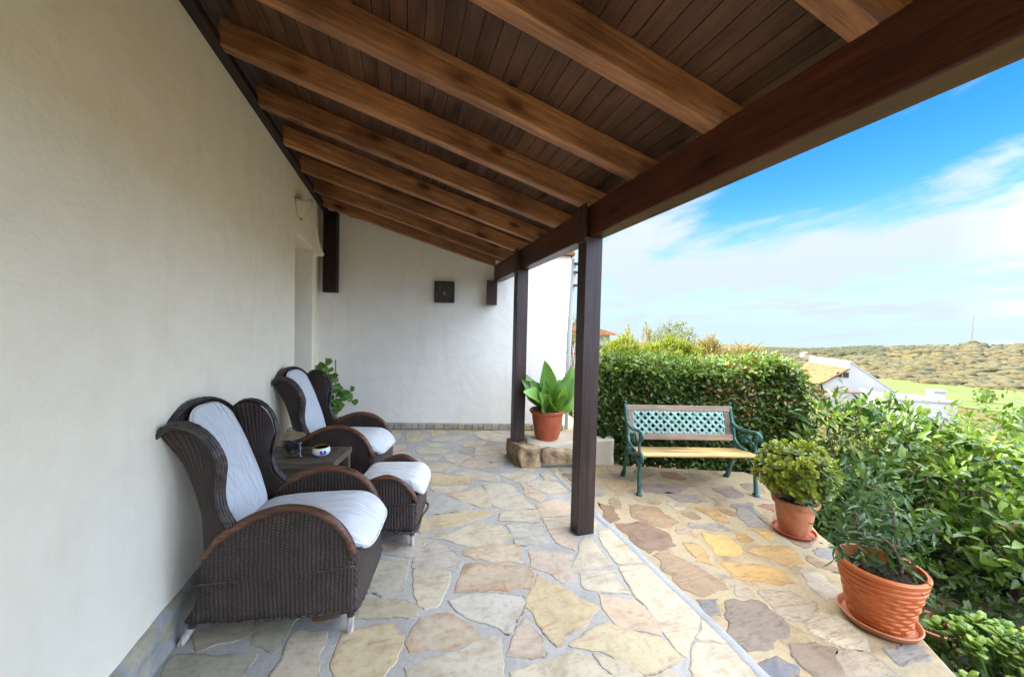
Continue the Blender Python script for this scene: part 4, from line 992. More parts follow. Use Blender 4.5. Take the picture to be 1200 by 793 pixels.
    mb = MB(); mb.superell((0, 0, 0), (0.70, 0.452, 0.128), 0.55, 0.28, 56, 22, None, seatfn); o = mb.build('seat_cushion', M['cotton'], c, smooth=True, sub=1); o.location = (0.505, 0, 0.470); piping(o, (0.70, 0.452, 0.128), 0.28, seatfn)
    def backfn(p):
        x, y, z = p; return (x*(1-0.3*(abs(z)/0.34)**3) + 0.006*fbm(y*0.8, z*1.3, 7.0, 5.0, 3), y*(1-0.10*max(0, z)/0.34), z - 0.020*(abs(y)/0.2)**2*(1 if z > 0 else 0))
    mb = MB(); mb.superell((0, 0, 0), (0.085, 0.345, 0.70), 0.45, 0.5, 40, 30, None, backfn); o = mb.build('back_cushion', M['cotton'], c, smooth=True, sub=1); o.location = (0.072, 0, 0.775); piping(o, (0.085, 0.345, 0.70), 0.42, backfn, 'yz'); o.rotation_euler = (0, R_(-20), 0)
    return c
def place(o, B, ang):
    """B: foot of the near rear leg"""
    a = R_(ang); n = Vector((-math.sin(a), math.cos(a))); p = Vector(B) + n*W2
    o.location = (p.x, p.y, 0); o.rotation_euler = (0, 0, a)
ch = make_armchair(); ch['label'] = 'large dark wicker wing armchair nearest the camera, showing its whole woven side'; ch['group'] = 'wicker wing armchairs along the house wall'
place(ch, (-0.982, 2.074), -10.2)
c2 = copy_tree(ch); c2['label'] = 'dark wicker wing armchair beyond the slatted table, in front of the doorway'; place(c2, (-0.975, 3.61), -17.0)

# footstool
st = thing('wicker_footstool', 'dark wicker footstool with two arched ends and a white cushion', 'footstool', (0.074, 2.6, 0), R_(-13))
SARC = [(-0.375, 0.33), (-0.345, 0.39), (-0.28, 0.452), (-0.155, 0.497), (-0.05, 0.457), (0.02, 0.385), (0.045, 0.325)]
rows, uvs = side_rows(0.112, 0.497, 16, [(-0.36, 0.112), (-0.375, 0.33)], SARC, 0.042, 18)
for y, s in ((0.012, -1), (0.43, 1)):
    side_panel(st, y, s, rows, uvs, 0.006); cane_rail(st, SARC, y+s*0.004, 0.018)
for xx, nm in ((0.045, 'front_panel'), (-0.365, 'rear_panel')):
    mb = MB(); mb.grid([[(xx, lerp(0.012, 0.43, k/16), lerp(0.118, 0.34, i/6)) for k in range(17)] for i in range(7)], [[(lerp(0.012, 0.43, k/16), lerp(0.118, 0.34, i/6)) for k in range(17)] for i in range(7)]); mb.build(nm, M['wicker'], st, smooth=True, solid=0.018)
mb = MB()
for y in (0.012, 0.43): braid(mb, [(0.047, y, lerp(0.11, 0.33, k/16)) for k in range(17)], 0.006, 3, 30)
braid(mb, smooth_path([(-0.36, 0.005, 0.112), (-0.1, 0.0, 0.112), (0.045, 0.005, 0.112), (0.055, 0.2, 0.112), (0.045, 0.437, 0.112), (-0.36, 0.437, 0.112)], 90), 0.006, 2, 40)
mb.tube(smooth_path([(-0.37, -0.006, 0.315), (-0.15, -0.010, 0.315), (0.05, -0.004, 0.31)], 12), 0.006, 6)
mb.build('edge_braid', M['braid'], st, smooth=True)
for x in (0.018, -0.335):
    for y in (0.03, 0.41): leg(st, (x, y, 0.115), (x+(0.006 if x > 0 else -0.01), y, 0.0), 0.015)
mb = MB(); mb.superell((0, 0, 0), (0.47, 0.375, 0.11), 0.5, 0.24, 48, 18, None, lambda p: (p[0], p[1], p[2] + 0.012*math.cos(p[0]*7)*math.cos(p[1]*7) - 0.06*max(0, (p[0]-0.14)/0.1)**2)); o = mb.build('cushion', M['cotton'], st, smooth=True, sub=1); o.location = (-0.135, 0.222, 0.418)

# slatted table with lantern and ash tray
TA = R_(-13.2)
tb = thing('coffee_table', 'low grey brown slatted wooden table between the two armchairs', 'table', (-0.72, 3.235, 0), TA)
TL, TWd, TZ = 0.62, 0.37, 0.51
mb = MB(); mb.box((-TL/2, -TWd/2, TZ-0.05), (-TL/2+0.065, TWd/2, TZ)); mb.box((TL/2-0.085, -TWd/2, TZ-0.05), (TL/2, TWd/2, TZ))
for y in (-TWd/2, TWd/2-0.045): mb.box((-TL/2+0.0655, y, TZ-0.05), (TL/2-0.0855, y+0.045, TZ-0.001))
mb.build('frame', M['table_wood'], tb, bevel=0.004)
for k in range(5):
    y = -TWd/2+0.052+k*0.0545; mb = MB(); mb.box((-TL/2+0.066, y, TZ-0.028), (TL/2-0.086, y+0.044, TZ-0.004)); mb.build('slat', M['table_wood'], tb, bevel=0.003)
mb = MB(); mb.box((-TL/2+0.03, -TWd/2+0.02, TZ-0.13), (TL/2-0.03, -TWd/2+0.04, TZ-0.052)); mb.box((-TL/2+0.03, TWd/2-0.04, TZ-0.13), (TL/2-0.03, TWd/2-0.02, TZ-0.052)); mb.build('apron', M['table_wood'], tb)
for sx in (-1, 1):
    for sy in (-1, 1):
        mb = MB(); mb.box((sx*(TL/2-0.035)-0.025, sy*(TWd/2-0.03)-0.025, 0), (sx*(TL/2-0.035)+0.025, sy*(TWd/2-0.03)+0.025, TZ-0.051)); mb.build('leg', M['table_wood'], tb, bevel=0.004)
ln = thing('lantern', 'small dark metal oil lantern with a tan cap on the slatted table', 'lantern', (-0.80, 3.215, TZ), 0.3)
mb = MB(); mb.lathe([(0.052,0),(0.058,0.008),(0.05,0.022),(0.036,0.030),(0.034,0.045),(0.047,0.06),(0.055,0.075)], 24); mb.build('base', M['lantern'], ln, smooth=True, auto=35)
mb = MB(); mb.lathe([(0.040,0.072),(0.048,0.10),(0.046,0.14),(0.038,0.155)], 20); mb.build('glass_body', M['glass_dark'], ln, smooth=True)
mb = MB()
for k in range(10):
    a = 2*math.pi*k/10; mb.tube([(0.055*math.cos(a), 0.055*math.sin(a), 0.07), (0.058*math.cos(a), 0.058*math.sin(a), 0.115), (0.052*math.cos(a), 0.052*math.sin(a), 0.158)], 0.0028, 5)
for z, r in ((0.09, 0.058), (0.115, 0.0595), (0.14, 0.057)): mb.tube([(r*math.cos(2*math.pi*k/24), r*math.sin(2*math.pi*k/24), z) for k in range(24)], 0.0026, 5, closed=True)
mb.build('cage', M['lantern'], ln, smooth=True)
mb = MB(); mb.lathe([(0.098,0.150),(0.100,0.156),(0.075,0.170),(0.040,0.180),(0.028,0.190),(0.018,0.200),(0.0,0.203)], 28); cp = mb.build('cap', M['lantern_cap'], ln, smooth=True, auto=40)
mb = MB(); mb.tube([(0.03*math.cos(math.pi*k/12), 0, 0.195+0.022*math.sin(math.pi*k/12)) for k in range(13)], 0.004, 6); mb.build('ring', M['lantern'], cp, smooth=True)
mb = MB(); mb.tube(smooth_path([(0.05, -0.052, 0.10), (0.055, -0.070, 0.07), (0.052, -0.072, 0.03), (0.058, -0.082, 0.004), (0.068, -0.07, 0.0045)], 20), 0.0065, 7); mb.lathe([(0.016,-0.006),(0.018,0),(0.016,0.006)], 12, (0.05, -0.052, 0.105)); mb.build('tap', M['grey_metal'], ln, smooth=True)
ab = thing('ash_tray', 'small white glazed dish with a blue flower on the slatted table', 'dish', (-0.585, 3.195, TZ), 0.0)
mb = MB(); mb.lathe([(0.046,0),(0.058,0.006),(0.067,0.028),(0.060,0.055),(0.052,0.060),(0.046,0.054),(0.050,0.03),(0.0,0.012)], 36); mb.build('bowl', M['porcelain'], ab, smooth=True, auto=60)
mb = MB()
for k, (du, dz, r) in enumerate(((0,0,0.011),(-0.014,0.006,0.010),(0.013,0.007,0.010),(-0.010,-0.010,0.009),(0.010,-0.011,0.009),(0.022,-0.004,0.006))):
    a0 = -math.pi/2 + 0.35; rows = []
    P = []
    for q in range(12):
        u = du + r*math.cos(2*math.pi*q/12); z = 0.030 + dz + r*math.sin(2*math.pi*q/12)
        rr_ = interp(z, [0.006, 0.028, 0.055], [0.058, 0.067, 0.060]) + 0.0012 + 0.0002*k; a = a0 + u/0.066; P.append((rr_*math.cos(a), rr_*math.sin(a), z))
    mb.add(P, [tuple(range(12))])
mb.build('flower_motif', M['cobalt'], ab)
mb = MB(); mb.lathe([(0.0545,0.0605),(0.0555,0.063),(0.058,0.0605)], 36); mb.build('rim_line', M['yellow_glaze'], ab, smooth=True)

# ------------------------------------------------------------------ garden bench
BN = thing('garden_bench', 'green cast iron garden bench with a lattice back and yellow wooden seat slats', 'bench', (2.184, 2.904, 0), math.atan2(-0.292, 1.096))
BWI = 1.134
def end_frame(x, right):
    mb = MB(); q = lambda pts, n=24: smooth_path([(x, d, z) for d, z in pts], n)
    flat = 1.25
    # rear leg and back upright, y is depth away from the viewer
    mb.tube(q([(0.46,0.0),(0.43,0.05),(0.385,0.20),(0.36,0.33),(0.35,0.40),(0.37,0.52),(0.42,0.68),(0.448,0.765)], 30), [0.024]*4+[0.0185]*26, 8)
    # front leg, cabriole
    mb.tube(q([(0.0,0.0),(0.004,0.05),(0.018,0.16),(0.006,0.27),(-0.005,0.345)], 22), [0.026]*2+[0.020]*3+[0.0185]*17, 8)
    # seat rail with scroll in front
    mb.tube(q([(0.36,0.345),(0.24,0.335),(0.12,0.352),(0.02,0.388),(-0.03,0.392),(-0.045,0.36),(-0.035,0.33)], 26), 0.018, 8)
    # lower arm curve: sweeps from upright down and forward
    mb.tube(q([(0.385,0.58),(0.375,0.50),(0.33,0.43),(0.25,0.395),(0.16,0.385)], 20), 0.0155, 8)
    # arm rest
    mb.tube(q([(0.40,0.615),(0.34,0.585),(0.24,0.570),(0.12,0.585),(0.03,0.60),(-0.02,0.585),(-0.035,0.555),(-0.015,0.535)], 30), 0.0165, 8)
    # arm support
    mb.tube(q([(0.04,0.595),(0.02,0.54),(0.035,0.47),(0.02,0.395)], 18), 0.0135, 8)
    # stretcher curve under the seat
    mb.tube(q([(0.375,0.23),(0.30,0.30),(0.18,0.325),(0.08,0.30),(0.02,0.22)], 20), 0.0105, 7)
    # scrollwork under the arm
    for cy, cz, r in ((0.15, 0.50, 0.055), (0.085, 0.465, 0.032), (0.235, 0.485, 0.038)):
        mb.tube([(x, cy+r*(1-0.028*k)*math.cos(k*0.42), cz+r*(1-0.028*k)*math.sin(k*0.42)) for k in range(30)], 0.0078, 6)
    # feet and curl on top
    for d in (0.46, 0.0): mb.superell((x, d, 0.013), (0.05, 0.062, 0.026), 0.6, 0.6, 14, 8)
    mb.tube([(x, 0.448+0.018*math.sin(k*0.45), 0.765+0.018-0.018*math.cos(k*0.45)) for k in range(10)], 0.013, 7)
    return mb.build('end_frame', M['iron_green'], BN, smooth=True)
end_frame(0.0, False); end_frame(BWI, True)
X0, X1 = 0.008, BWI-0.008
for k, (d, z, w, ti) in enumerate(((-0.012, 0.388, 0.062, 4), (0.065, 0.382, 0.064, -6), (0.145, 0.371, 0.064, -8), (0.225, 0.359, 0.064, -8), (0.300, 0.348, 0.060, -8))):
    mb = MB(); mb.box((X0, -w/2, -0.011), (X1, w/2, 0.011)); o = mb.build('seat_slat', M['bench_yellow'], BN, bevel=0.006); o.location = (0, d+0.01, z); o.rotation_euler = (R_(ti), 0, 0)
LEAN = math.atan2(0.07, 0.25)
bk = bpy.data.objects.new('backrest', None)
mbk = Matrix.Translation((0, 0.352, 0.405)) @ Matrix.Rotation(-LEAN, 4, 'X')
bpy.data.objects.remove(bk)
def bkbuild(name, mb, m, **k): o = mb.build(name, m, BN, **k); o.matrix_local = mbk; return o
for z0, z1 in ((0.02, 0.085), (0.315, 0.375)):
    mb = MB(); mb.box((X0, -0.016, z0), (X1, 0.010, z1)); bkbuild('back_slat', mb, M['bench_brown'], bevel=0.005)
for a, b in ((X0+0.012, X0+0.06), (X1-0.075, X1-0.012)):
    mb = MB(); mb.box((a, -0.012, 0.086), (b, 0.008, 0.314)); bkbuild('back_stile', mb, M['bench_brown'], bevel=0.004)
mb = MB(); lx0, lx1, lz0, lz1 = X0+0.062, X1-0.077, 0.088, 0.312
mb.box((lx0, -0.007, lz0), (lx1, 0.003, lz0+0.012)); mb.box((lx0, -0.007, lz1-0.012), (lx1, 0.003, lz1)); mb.box((lx0, -0.007, lz0+0.0125), (lx0+0.012, 0.003, lz1-0.0125)); mb.box((lx1-0.012, -0.007, lz0+0.0125), (lx1, 0.003, lz1-0.0125))
H = lz1-lz0; stp = 0.080; x = lx0-H
while x < lx1:
    for s, yo in ((1, -0.010), (-1, -0.0155)):
        # clip the diagonal to the panel
        a = (x, lz0) if s > 0 else (x, lz1); b = (x+H, lz1) if s > 0 else (x+H, lz0)
        t0 = max(0, (lx0-a[0])/H); t1 = min(1, (lx1-a[0])/H)
        if t1 - t0 > 0.06:
            p = Vector((lerp(a[0], b[0], t0), lerp(a[1], b[1], t0))); q = Vector((lerp(a[0], b[0], t1), lerp(a[1], b[1], t1))); d = (q-p).normalized(); nv = Vector((-d.y, d.x))*0.0115
            mb.prism([p-nv, q-nv, q+nv, p+nv], yo, yo+0.005, lambda u, v, h: (u, h, v))
    x += stp
bkbuild('lattice', mb, M['iron_turq'])

# ------------------------------------------------------------------ plants
class Leaves:
    """many small folded leaves gathered into one foliage mesh"""
    def __init__(s, seed=1): s.v = []; s.f = []; s.t = []; s.r = random.Random(seed)
    def leaf(s, p, d, n, L, W, fold=0.25, droop=0.15, tint=None, blunt=False):
        d = d.normalized(); w = d.cross(n)
        if w.length < 1e-4: w = d.cross(Vector((0.3, 0.5, 0.8)))
        w.normalize(); n = w.cross(d).normalized(); o = len(s.v)
        if blunt: prof = ((0.30, 0.36), (0.78, 0.52))
        else: prof = ((0.30, 0.50), (0.70, 0.36))
        m1 = p + d*L*0.5 - n*(droop*L*0.12)
        tip = p + d*L - n*(droop*L)
        a, b = prof
        s.v += [p, p + d*L*a[0] + w*W*a[1] + n*fold*W*0.5, p + d*L*b[0] + w*W*b[1] + n*(fold*W*0.5-droop*L*0.45),
                tip, p + d*L*b[0] - w*W*b[1] + n*(fold*W*0.5-droop*L*0.45), p + d*L*a[0] - w*W*a[1] + n*fold*W*0.5,
                p + d*L*0.5 - n*(droop*L*0.22)]
        s.f += [(o, o+1, o+6), (o+1, o+2, o+6), (o+2, o+3, o+6), (o+3, o+4, o+6), (o+4, o+5, o+6), (o+5, o, o+6)]
        t = tint or (s.r.random(), 0.0); s.t += [t]*7
    def sprig(s, p, axis, n, L, W, spread=0.06, up=0.35, dry=0.0, fold=0.25, droop=0.2, tbias=0.0, blunt=False):
        r = s.r; base = r.random()*0.6 + tbias
        for k in range(n):
            off = axis*(spread*k/n*1.6) + Vector((r.gauss(0, 1), r.gauss(0, 1), r.gauss(0, 1)))*spread*0.35
            d = (axis*0.6 + Vector((r.gauss(0, 1), r.gauss(0, 1), r.gauss(0, 1)))*0.65 + Vector((0, 0, up*0.4)))
            nn = (axis*0.35 + Vector((0, 0, up)) + Vector((r.gauss(0, 1), r.gauss(0, 1), r.gauss(0, 1)))*0.4)
            if nn.length < 0.05: nn = Vector((0, 0, 1))
            sc = r.uniform(0.65, 1.2)
            s.leaf(p+off, d, nn, L*sc, W*sc, fold, droop*r.uniform(0.3, 1.6), (min(1, max(0, base + r.uniform(-0.2, 0.35))), 1.0 if r.random() < dry else 0.0), blunt)
    def build(s, name, m, parent):
        me = bpy.data.meshes.new(name); me.from_pydata([p[:] for p in s.v], [], s.f)
        at = me.color_attributes.new('tint', 'FLOAT_COLOR', 'POINT'); fl = []
        for a, b in s.t: fl += [a, b, 0, 1]
        at.data.foreach_set('color', fl); me.materials.append(m)
        me.polygons.foreach_set('use_smooth', [True]*len(me.polygons)); me.update()
        o = bpy.data.objects.new(name, me); col.objects.link(o); o.parent = parent; return o
def unit(r):
    while True:
        v = Vector((r.uniform(-1, 1), r.uniform(-1, 1), r.uniform(-1, 1)))
        if 0.05 < v.length < 1: return v.normalized()
def crown(lv, blobs, dens, n, L, W, shell=0.45, **k):
    """sprigs through the outer shells of overlapping lumps"""
    r = lv.r
    for c, rad in blobs:
        c = Vector(c); sd_ = r.uniform(0, 30); rad = Vector(rad) if hasattr(rad, '__len__') else Vector((rad,)*3)
        cnt = int(dens*(rad.x*rad.y+rad.y*rad.z+rad.x*rad.z)/3)
        for _ in range(cnt):
            u = unit(r); q = 1-shell*r.random()**1.6
            lump = 1 + 0.18*fbm(u.x*2+c.x, u.y*2+c.y, 1.3, c.z+u.z*2, 2)
            if fbm(u.x*1.6, u.y*1.6, 1.5, sd_+u.z*1.6, 2) < -0.22: continue
            p = c + Vector((u.x*rad.x, u.y*rad.y, u.z*rad.z))*q*lump
            ax = (u + Vector((r.gauss(0, .35), r.gauss(0, .35), r.gauss(0, .35)+0.25))).normalized()
            sc_ = r.choice((0.6, 0.8, 0.95, 1.1, 1.25)); kk = dict(k); kk.setdefault('dry', 0.015); kk['tbias'] = kk.get('tbias', 0)+r.uniform(-0.15, 0.2)
            lv.sprig(p, ax, max(3, n + r.randint(-2, 1)), L*sc_, W*sc_, **kk)
def stems(pts, m, parent, name='stem', r0=0.02, base=None, rnd=None):
    mb = MB(); rnd = rnd or random.Random(3); base = Vector(base)
    for p in pts:
        p = Vector(p); mid = base.lerp(p, 0.5) + Vector((rnd.uniform(-.08, .08), rnd.uniform(-.08, .08), 0.05))
        mb.tube(smooth_path([base + Vector((rnd.uniform(-.04, .04), rnd.uniform(-.04, .04), 0)), mid, p], 9), [lerp(r0, r0*0.3, k/8) for k in range(9)], 6)
    return mb.build(name, m, parent, smooth=True)
def shrub(name, label, cat, base, blobs, m, dens, n, L, W, seed, stem_m=None, group=None, shell=0.45, r0=0.02, stem_name='stem', **k):
    t = thing(name, label, cat, base, 0, group); lv = Leaves(seed)
    bl = [((c[0]-base[0], c[1]-base[1], c[2]-base[2]), rd) for c, rd in blobs]
    crown(lv, bl, dens, n, L, W, shell, **k); lv.build('foliage', m, t)
    rnd = random.Random(seed); pts = []
    for c, rd in bl:
        rv = rd if hasattr(rd, '__len__') else (rd,)*3
        for _ in range(4): u = unit(rnd); pts.append((c[0]+u.x*rv[0]*0.75, c[1]+u.y*rv[1]*0.75, c[2]+abs(u.z)*rv[2]*0.75))
    stems(pts, stem_m or M['bark'], t, stem_name, r0, (0, 0, 0), rnd); return t

# clipped hedge behind the bench: a slab of leaves along its own axis
HA, HB = Vector((2.30, 3.80, -0.1)), Vector((4.42, 2.93, -0.1))
hd = thing('hedge', 'dense dark green clipped hedge behind the garden bench', 'hedge', tuple(HA), math.atan2((HB-HA).y, (HB-HA).x))
lv = Leaves(11); HL = (HB-HA).length; HD, HH = 0.58, 1.245
r = lv.r
for _ in range(8600):
    f = r.random(); x = r.uniform(-0.05, HL); top = HH + 0.05*fbm(x, 0, 2.2, 5.0, 3) - max(0, x-HL+0.30)**2*1.6
    if f < 0.62:  y = r.random()**1.7*0.17; z = r.uniform(0.05, top); ax = Vector((r.gauss(0, .4), -1, r.gauss(0.15, .4))); y += 0.055*fbm(x, z, 2.5, 2.0, 3)
    elif f < 0.86: y = r.uniform(0.0, HD); z = top - r.random()**1.8*0.16; ax = Vector((r.gauss(0, .4), r.gauss(-0.2, .4), 1))
    elif f < 0.92: x = HL - 0.02 - r.random()**1.6*0.25; y = r.uniform(0, HD); z = r.uniform(0.05, max(0.2, top)); ax = Vector((1, r.gauss(0, .4), 0.2))
    else: y = r.uniform(0.15, HD); z = r.uniform(0.05, top); ax = unit(r)
    if x > HL-0.25: y += (x-HL+0.25)*0.45
    patch = math.exp(-(((x-1.50)/0.28)**2+((z-0.95)/0.22)**2))
    if r.random() < patch*0.42: continue
    sun_tint = 0.45 if z > top-0.1 else 0.0  # leaves near the top made paler, sunlight put into their colour
    lv.sprig(Vector((x, y, z)), ax.normalized(), 4, 0.062, 0.031, spread=0.06, up=0.4, dry=0.02+0.38*patch, tbias=-0.08+sun_tint, droop=0.25)
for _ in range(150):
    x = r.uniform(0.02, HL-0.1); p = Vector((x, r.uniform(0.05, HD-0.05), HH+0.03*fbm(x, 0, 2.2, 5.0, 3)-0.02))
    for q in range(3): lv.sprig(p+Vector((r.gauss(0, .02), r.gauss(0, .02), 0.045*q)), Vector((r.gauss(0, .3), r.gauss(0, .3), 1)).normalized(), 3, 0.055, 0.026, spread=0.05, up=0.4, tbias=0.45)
lv.build('foliage', M['lf_hedge'], hd)
mb = MB(); rnd = random.Random(5)
for k in range(46):
    x = rnd.uniform(0.03, HL-0.06); y = rnd.uniform(0.12, HD-0.1); p = Vector((x, y, -0.45)); pts = [p]
    for j in range(5): p = p + Vector((rnd.gauss(0, .05), rnd.gauss(0, .04), (HH+0.35)/5.4)); pts.append(p.copy())
    mb.tube(smooth_path(pts, 12), [0.012-0.0008*i for i in range(12)], 5)
for k in range(110):
    if k < 60: x, z = rnd.gauss(1.50, 0.2), rnd.gauss(0.9, 0.24)
    else: x, z = rnd.uniform(0, HL), rnd.uniform(0.15, HH-0.1)
    a = Vector((x, 0.16, z-0.12)); b = a + Vector((rnd.gauss(0, .1), -0.17, rnd.uniform(0.05, 0.25))); mb.tube([a, a.lerp(b, .5)+Vector((0, 0, .02)), b], [0.005, 0.004, 0.002], 4)
mb.build('twigs', M['twig'], hd, smooth=True)

# sunlit shrubs behind the hedge
def feathery(name, label, cat, base, w, d, h, m, seed, n, L=0.17, W=0.022, plume=False, ang=0.0):
    t = thing(name, label, cat, base, ang); lv = Leaves(seed); r = lv.r
    for _ in range(int(n*1.5)):
        x, y = r.uniform(-w, w), r.uniform(-d, d); hh = h*(0.82+0.22*fbm(x, y, 1.6, seed, 2))
        z = hh*(1-r.random()**2.2*0.6); p = Vector((x, y, z-L*0.5))
        for q in range(5): lv.leaf(p+Vector((r.gauss(0, .03), r.gauss(0, .03), r.gauss(0, .04))), Vector((r.gauss(0, .75), r.gauss(0, .75), 1)), unit(r), L*r.uniform(0.6, 1.2), W, 0.1, 0.25, (r.random(), 0))
    lv.build('foliage', m, t); rnd = random.Random(seed)
    stems([(rnd.uniform(-w, w)*.8, rnd.uniform(-d, d)*.8, h*0.8) for _ in range(14)], M['stem_green'], t, 'stem', 0.012, (0, 0, 0), rnd); return t
feathery('golden_shrub', 'bright yellow green feathery shrub rising behind the middle of the hedge', 'shrub', (5.30, 6.75, -0.75), 0.95, 0.4, 2.34, M['lf_gold'], 21, 1700, ang=-0.25)
feathery('golden_shrub', 'pale straw coloured feathery shrub behind the right end of the hedge', 'shrub', (6.75, 6.20, -0.75), 0.42, 0.4, 2.26, M['lf_straw'], 22, 520, 0.26, ang=-0.25)
feathery('golden_shrub', 'bright yellow green shrub close beside the end of the white wall', 'shrub', (4.1, 6.6, -0.75), 0.35, 0.35, 2.24, M['lf_gold'], 23, 420)
shrub('flowering_bush', 'tall dark green bush with a few red flowers at the corner of the white wall', 'bush', (3.62, 7.3, -0.65), [((3.62,7.3,0.9),(0.42,0.42,0.85)),((3.5,7.3,1.45),(0.28,0.28,0.35)),((3.75,7.2,0.0),(0.45,0.45,0.6))], M['lf_hedge'], 900, 5, 0.075, 0.035, 31, tbias=0.1)
fb = bpy.data.objects['flowering_bush']; rnd = random.Random(8)
for k in range(16):
    u = unit(rnd); p = Vector((0.0+u.x*0.40, -0.05-abs(u.y)*0.36, 1.5+u.z*0.5)); mb = MB(); mb.superell(p, (0.06, 0.06, 0.05), 0.9, 0.9, 7, 5); mb.build('flower', M['flower'], fb, smooth=True)
# olive-like tree beyond
tr = thing('olive_tree', 'grey green round crowned tree standing beyond the golden shrubs', 'tree', (9.9, 11.6, -1.2))
lv = Leaves(41); rnd = random.Random(4)
crown(lv, [((0,0,2.35),(0.85,0.85,0.62)),((-0.55,0,2.1),(0.6,0.6,0.5)),((0.6,0.1,2.1),(0.6,0.6,0.5)),((0.05,-0.1,2.72),(0.42,0.42,0.34))], 620, 6, 0.13, 0.035, 0.6, up=0.3, spread=0.12); lv.build('crown', M['lf_olive'], tr)
mb = MB(); mb.tube(smooth_path([(0,0,-0.1),(0.05,0,0.5),(-0.03,0.02,1.1),(0.02,0,1.7)], 14), [lerp(0.11, 0.06, k/13) for k in range(14)], 9)
for k in range(9): a = k*0.7; mb.tube(smooth_path([(0,0,1.1+0.06*k), (0.3*math.cos(a), 0.3*math.sin(a), 1.6+0.05*k), (0.65*math.cos(a), 0.65*math.sin(a), 2.1+0.06*k)], 8), [lerp(0.045, 0.012, i/7) for i in range(8)], 6)
mb.build('trunk', M['bark'], tr, smooth=True)
# tall reed plumes
for k, (x, y, h, nm) in enumerate(((6.05, 8.62, 2.55, 'tallest pale reed clump standing above the hedge'), (6.48, 8.5, 2.62, 'pair of thin brown reed plumes beside the round crowned tree'))):
    t = thing('reed_clump', nm, 'reeds', (x, y, -0.85), 0, 'reed clumps beyond the hedge'); mb = MB(); lv = Leaves(50+k); rnd = random.Random(60+k)
    for j in range(5):
        b = Vector((rnd.uniform(-.12, .12), rnd.uniform(-.12, .12), 0)); tp = b + Vector((rnd.uniform(-.12, .12), rnd.uniform(-.1, .1), h*rnd.uniform(0.88, 1.03)))
        mb.tube(smooth_path([b, b.lerp(tp, .5)+Vector((0.02, 0, 0)), tp], 8), [0.012, 0.011, 0.01, 0.009, 0.008, 0.006, 0.005, 0.004], 5)
        for q in range(40): f = rnd.uniform(0.86, 1.0); lv.leaf(b.lerp(tp, f), Vector((rnd.gauss(0, .5), rnd.gauss(0, .5), 1)), unit(rnd), 0.10, 0.016, 0.1, 0.2, (rnd.random(), 0))
        for q in range(7): f = rnd.uniform(0.3, 0.8); lv.leaf(b.lerp(tp, f), Vector((rnd.gauss(0, .6), rnd.gauss(0, .6), 1)), unit(rnd), 0.45, 0.03, 0.1, 0.5, (rnd.random(), 0))
    lv.build('foliage', M['lf_straw'], t); mb.build('stem', M['stake'], t, smooth=True)

# garden shrubs beyond the edge of the patio
G = 'leafy shrubs in the garden bed'
shrub('citrus_shrub', 'big dark glossy leaved shrub right behind the round potted bush', 'shrub', (4.60, 2.45, -0.6), [((4.68,2.42,0.22),(0.60,0.60,0.60)),((4.42,2.62,0.45),(0.40,0.40,0.42)),((4.95,2.30,0.30),(0.45,0.45,0.5)),((4.68,2.42,0.58),(0.28,0.28,0.28)),((4.30,2.15,-0.12),(0.5,0.5,0.42)),((4.75,1.95,-0.1),(0.5,0.4,0.45))], M['lf_citrus'], 620, 7, 0.105, 0.040, 71, group=G, spread=0.10, tbias=0.0)
shrub('citrus_shrub', 'citrus shrub with green fruit behind the basket textured pot', 'shrub', (4.85, 1.65, -0.6), [((4.95,1.72,0.06),(0.52,0.45,0.55)),((4.70,1.45,-0.12),(0.42,0.38,0.42)),((5.2,1.55,0.15),(0.45,0.42,0.42)),((5.05,1.9,0.25),(0.40,0.36,0.34))], M['lf_citrus'], 640, 7, 0.105, 0.042, 72, group=G, spread=0.10, tbias=0.12)
shrub('pale_shrub', 'sunlit pale yellow green shrub behind the fruiting citrus', 'shrub', (6.6, 2.15, -0.7), [((6.6,2.2,0.18),(0.62,0.62,0.62)),((6.95,2.0,0.25),(0.5,0.5,0.5)),((6.15,2.35,0.10),(0.45,0.45,0.48)),((5.75,2.05,0.12),(0.4,0.4,0.45))], M['lf_lit'], 480, 7, 0.11, 0.045, 73, group=G, spread=0.11)
shrub('pale_shrub', 'pale shrub with broad leaves in front of the white gabled house', 'shrub', (6.2, 3.3, -0.7), [((6.2,3.25,0.05),(0.5,0.45,0.50)),((6.0,3.1,0.38),(0.30,0.28,0.30)),((6.75,3.0,-0.05),(0.5,0.45,0.5))], M['lf_citrus'], 420, 7, 0.12, 0.048, 74, group=G, spread=0.11, tbias=0.25)
shrub('loose_shrub', 'loose yellowish shrub between the hedge and the glossy shrubs', 'shrub', (5.55, 3.75, -0.7), [((5.55,3.75,0.02),(0.40,0.40,0.50)),((5.35,3.6,0.38),(0.26,0.26,0.30)),((5.85,3.6,0.15),(0.34,0.34,0.36))], M['lf_gold'], 420, 6, 0.085, 0.022, 75, group=G, spread=0.10)
shrub('low_shrub', 'low dark shrub filling the gap at the end of the hedge', 'shrub', (4.45, 3.05, -0.6), [((4.45,3.05,-0.05),(0.36,0.36,0.40)),((4.7,3.2,0.22),(0.30,0.30,0.34)),((4.2,2.75,-0.25),(0.36,0.34,0.3))], M['lf_citrus'], 620, 6, 0.075, 0.030, 76, group=G, spread=0.08, tbias=0.05)
cs = bpy.data.objects['citrus_shrub.001']; mb = MB(); rnd = random.Random(12)
for p in ((4.52,1.22,-0.13),(4.56,1.26,-0.165),(4.95,1.30,0.02),(4.80,1.36,0.25),(4.62,1.48,0.12),(5.05,1.18,-0.12)):
    mb = MB(); mb.superell((p[0]-4.85, p[1]-1.65, p[2]+0.6), (0.066, 0.066, 0.068), 1, 1, 16, 10); mb.build('fruit', M['fruit'], cs, smooth=True)
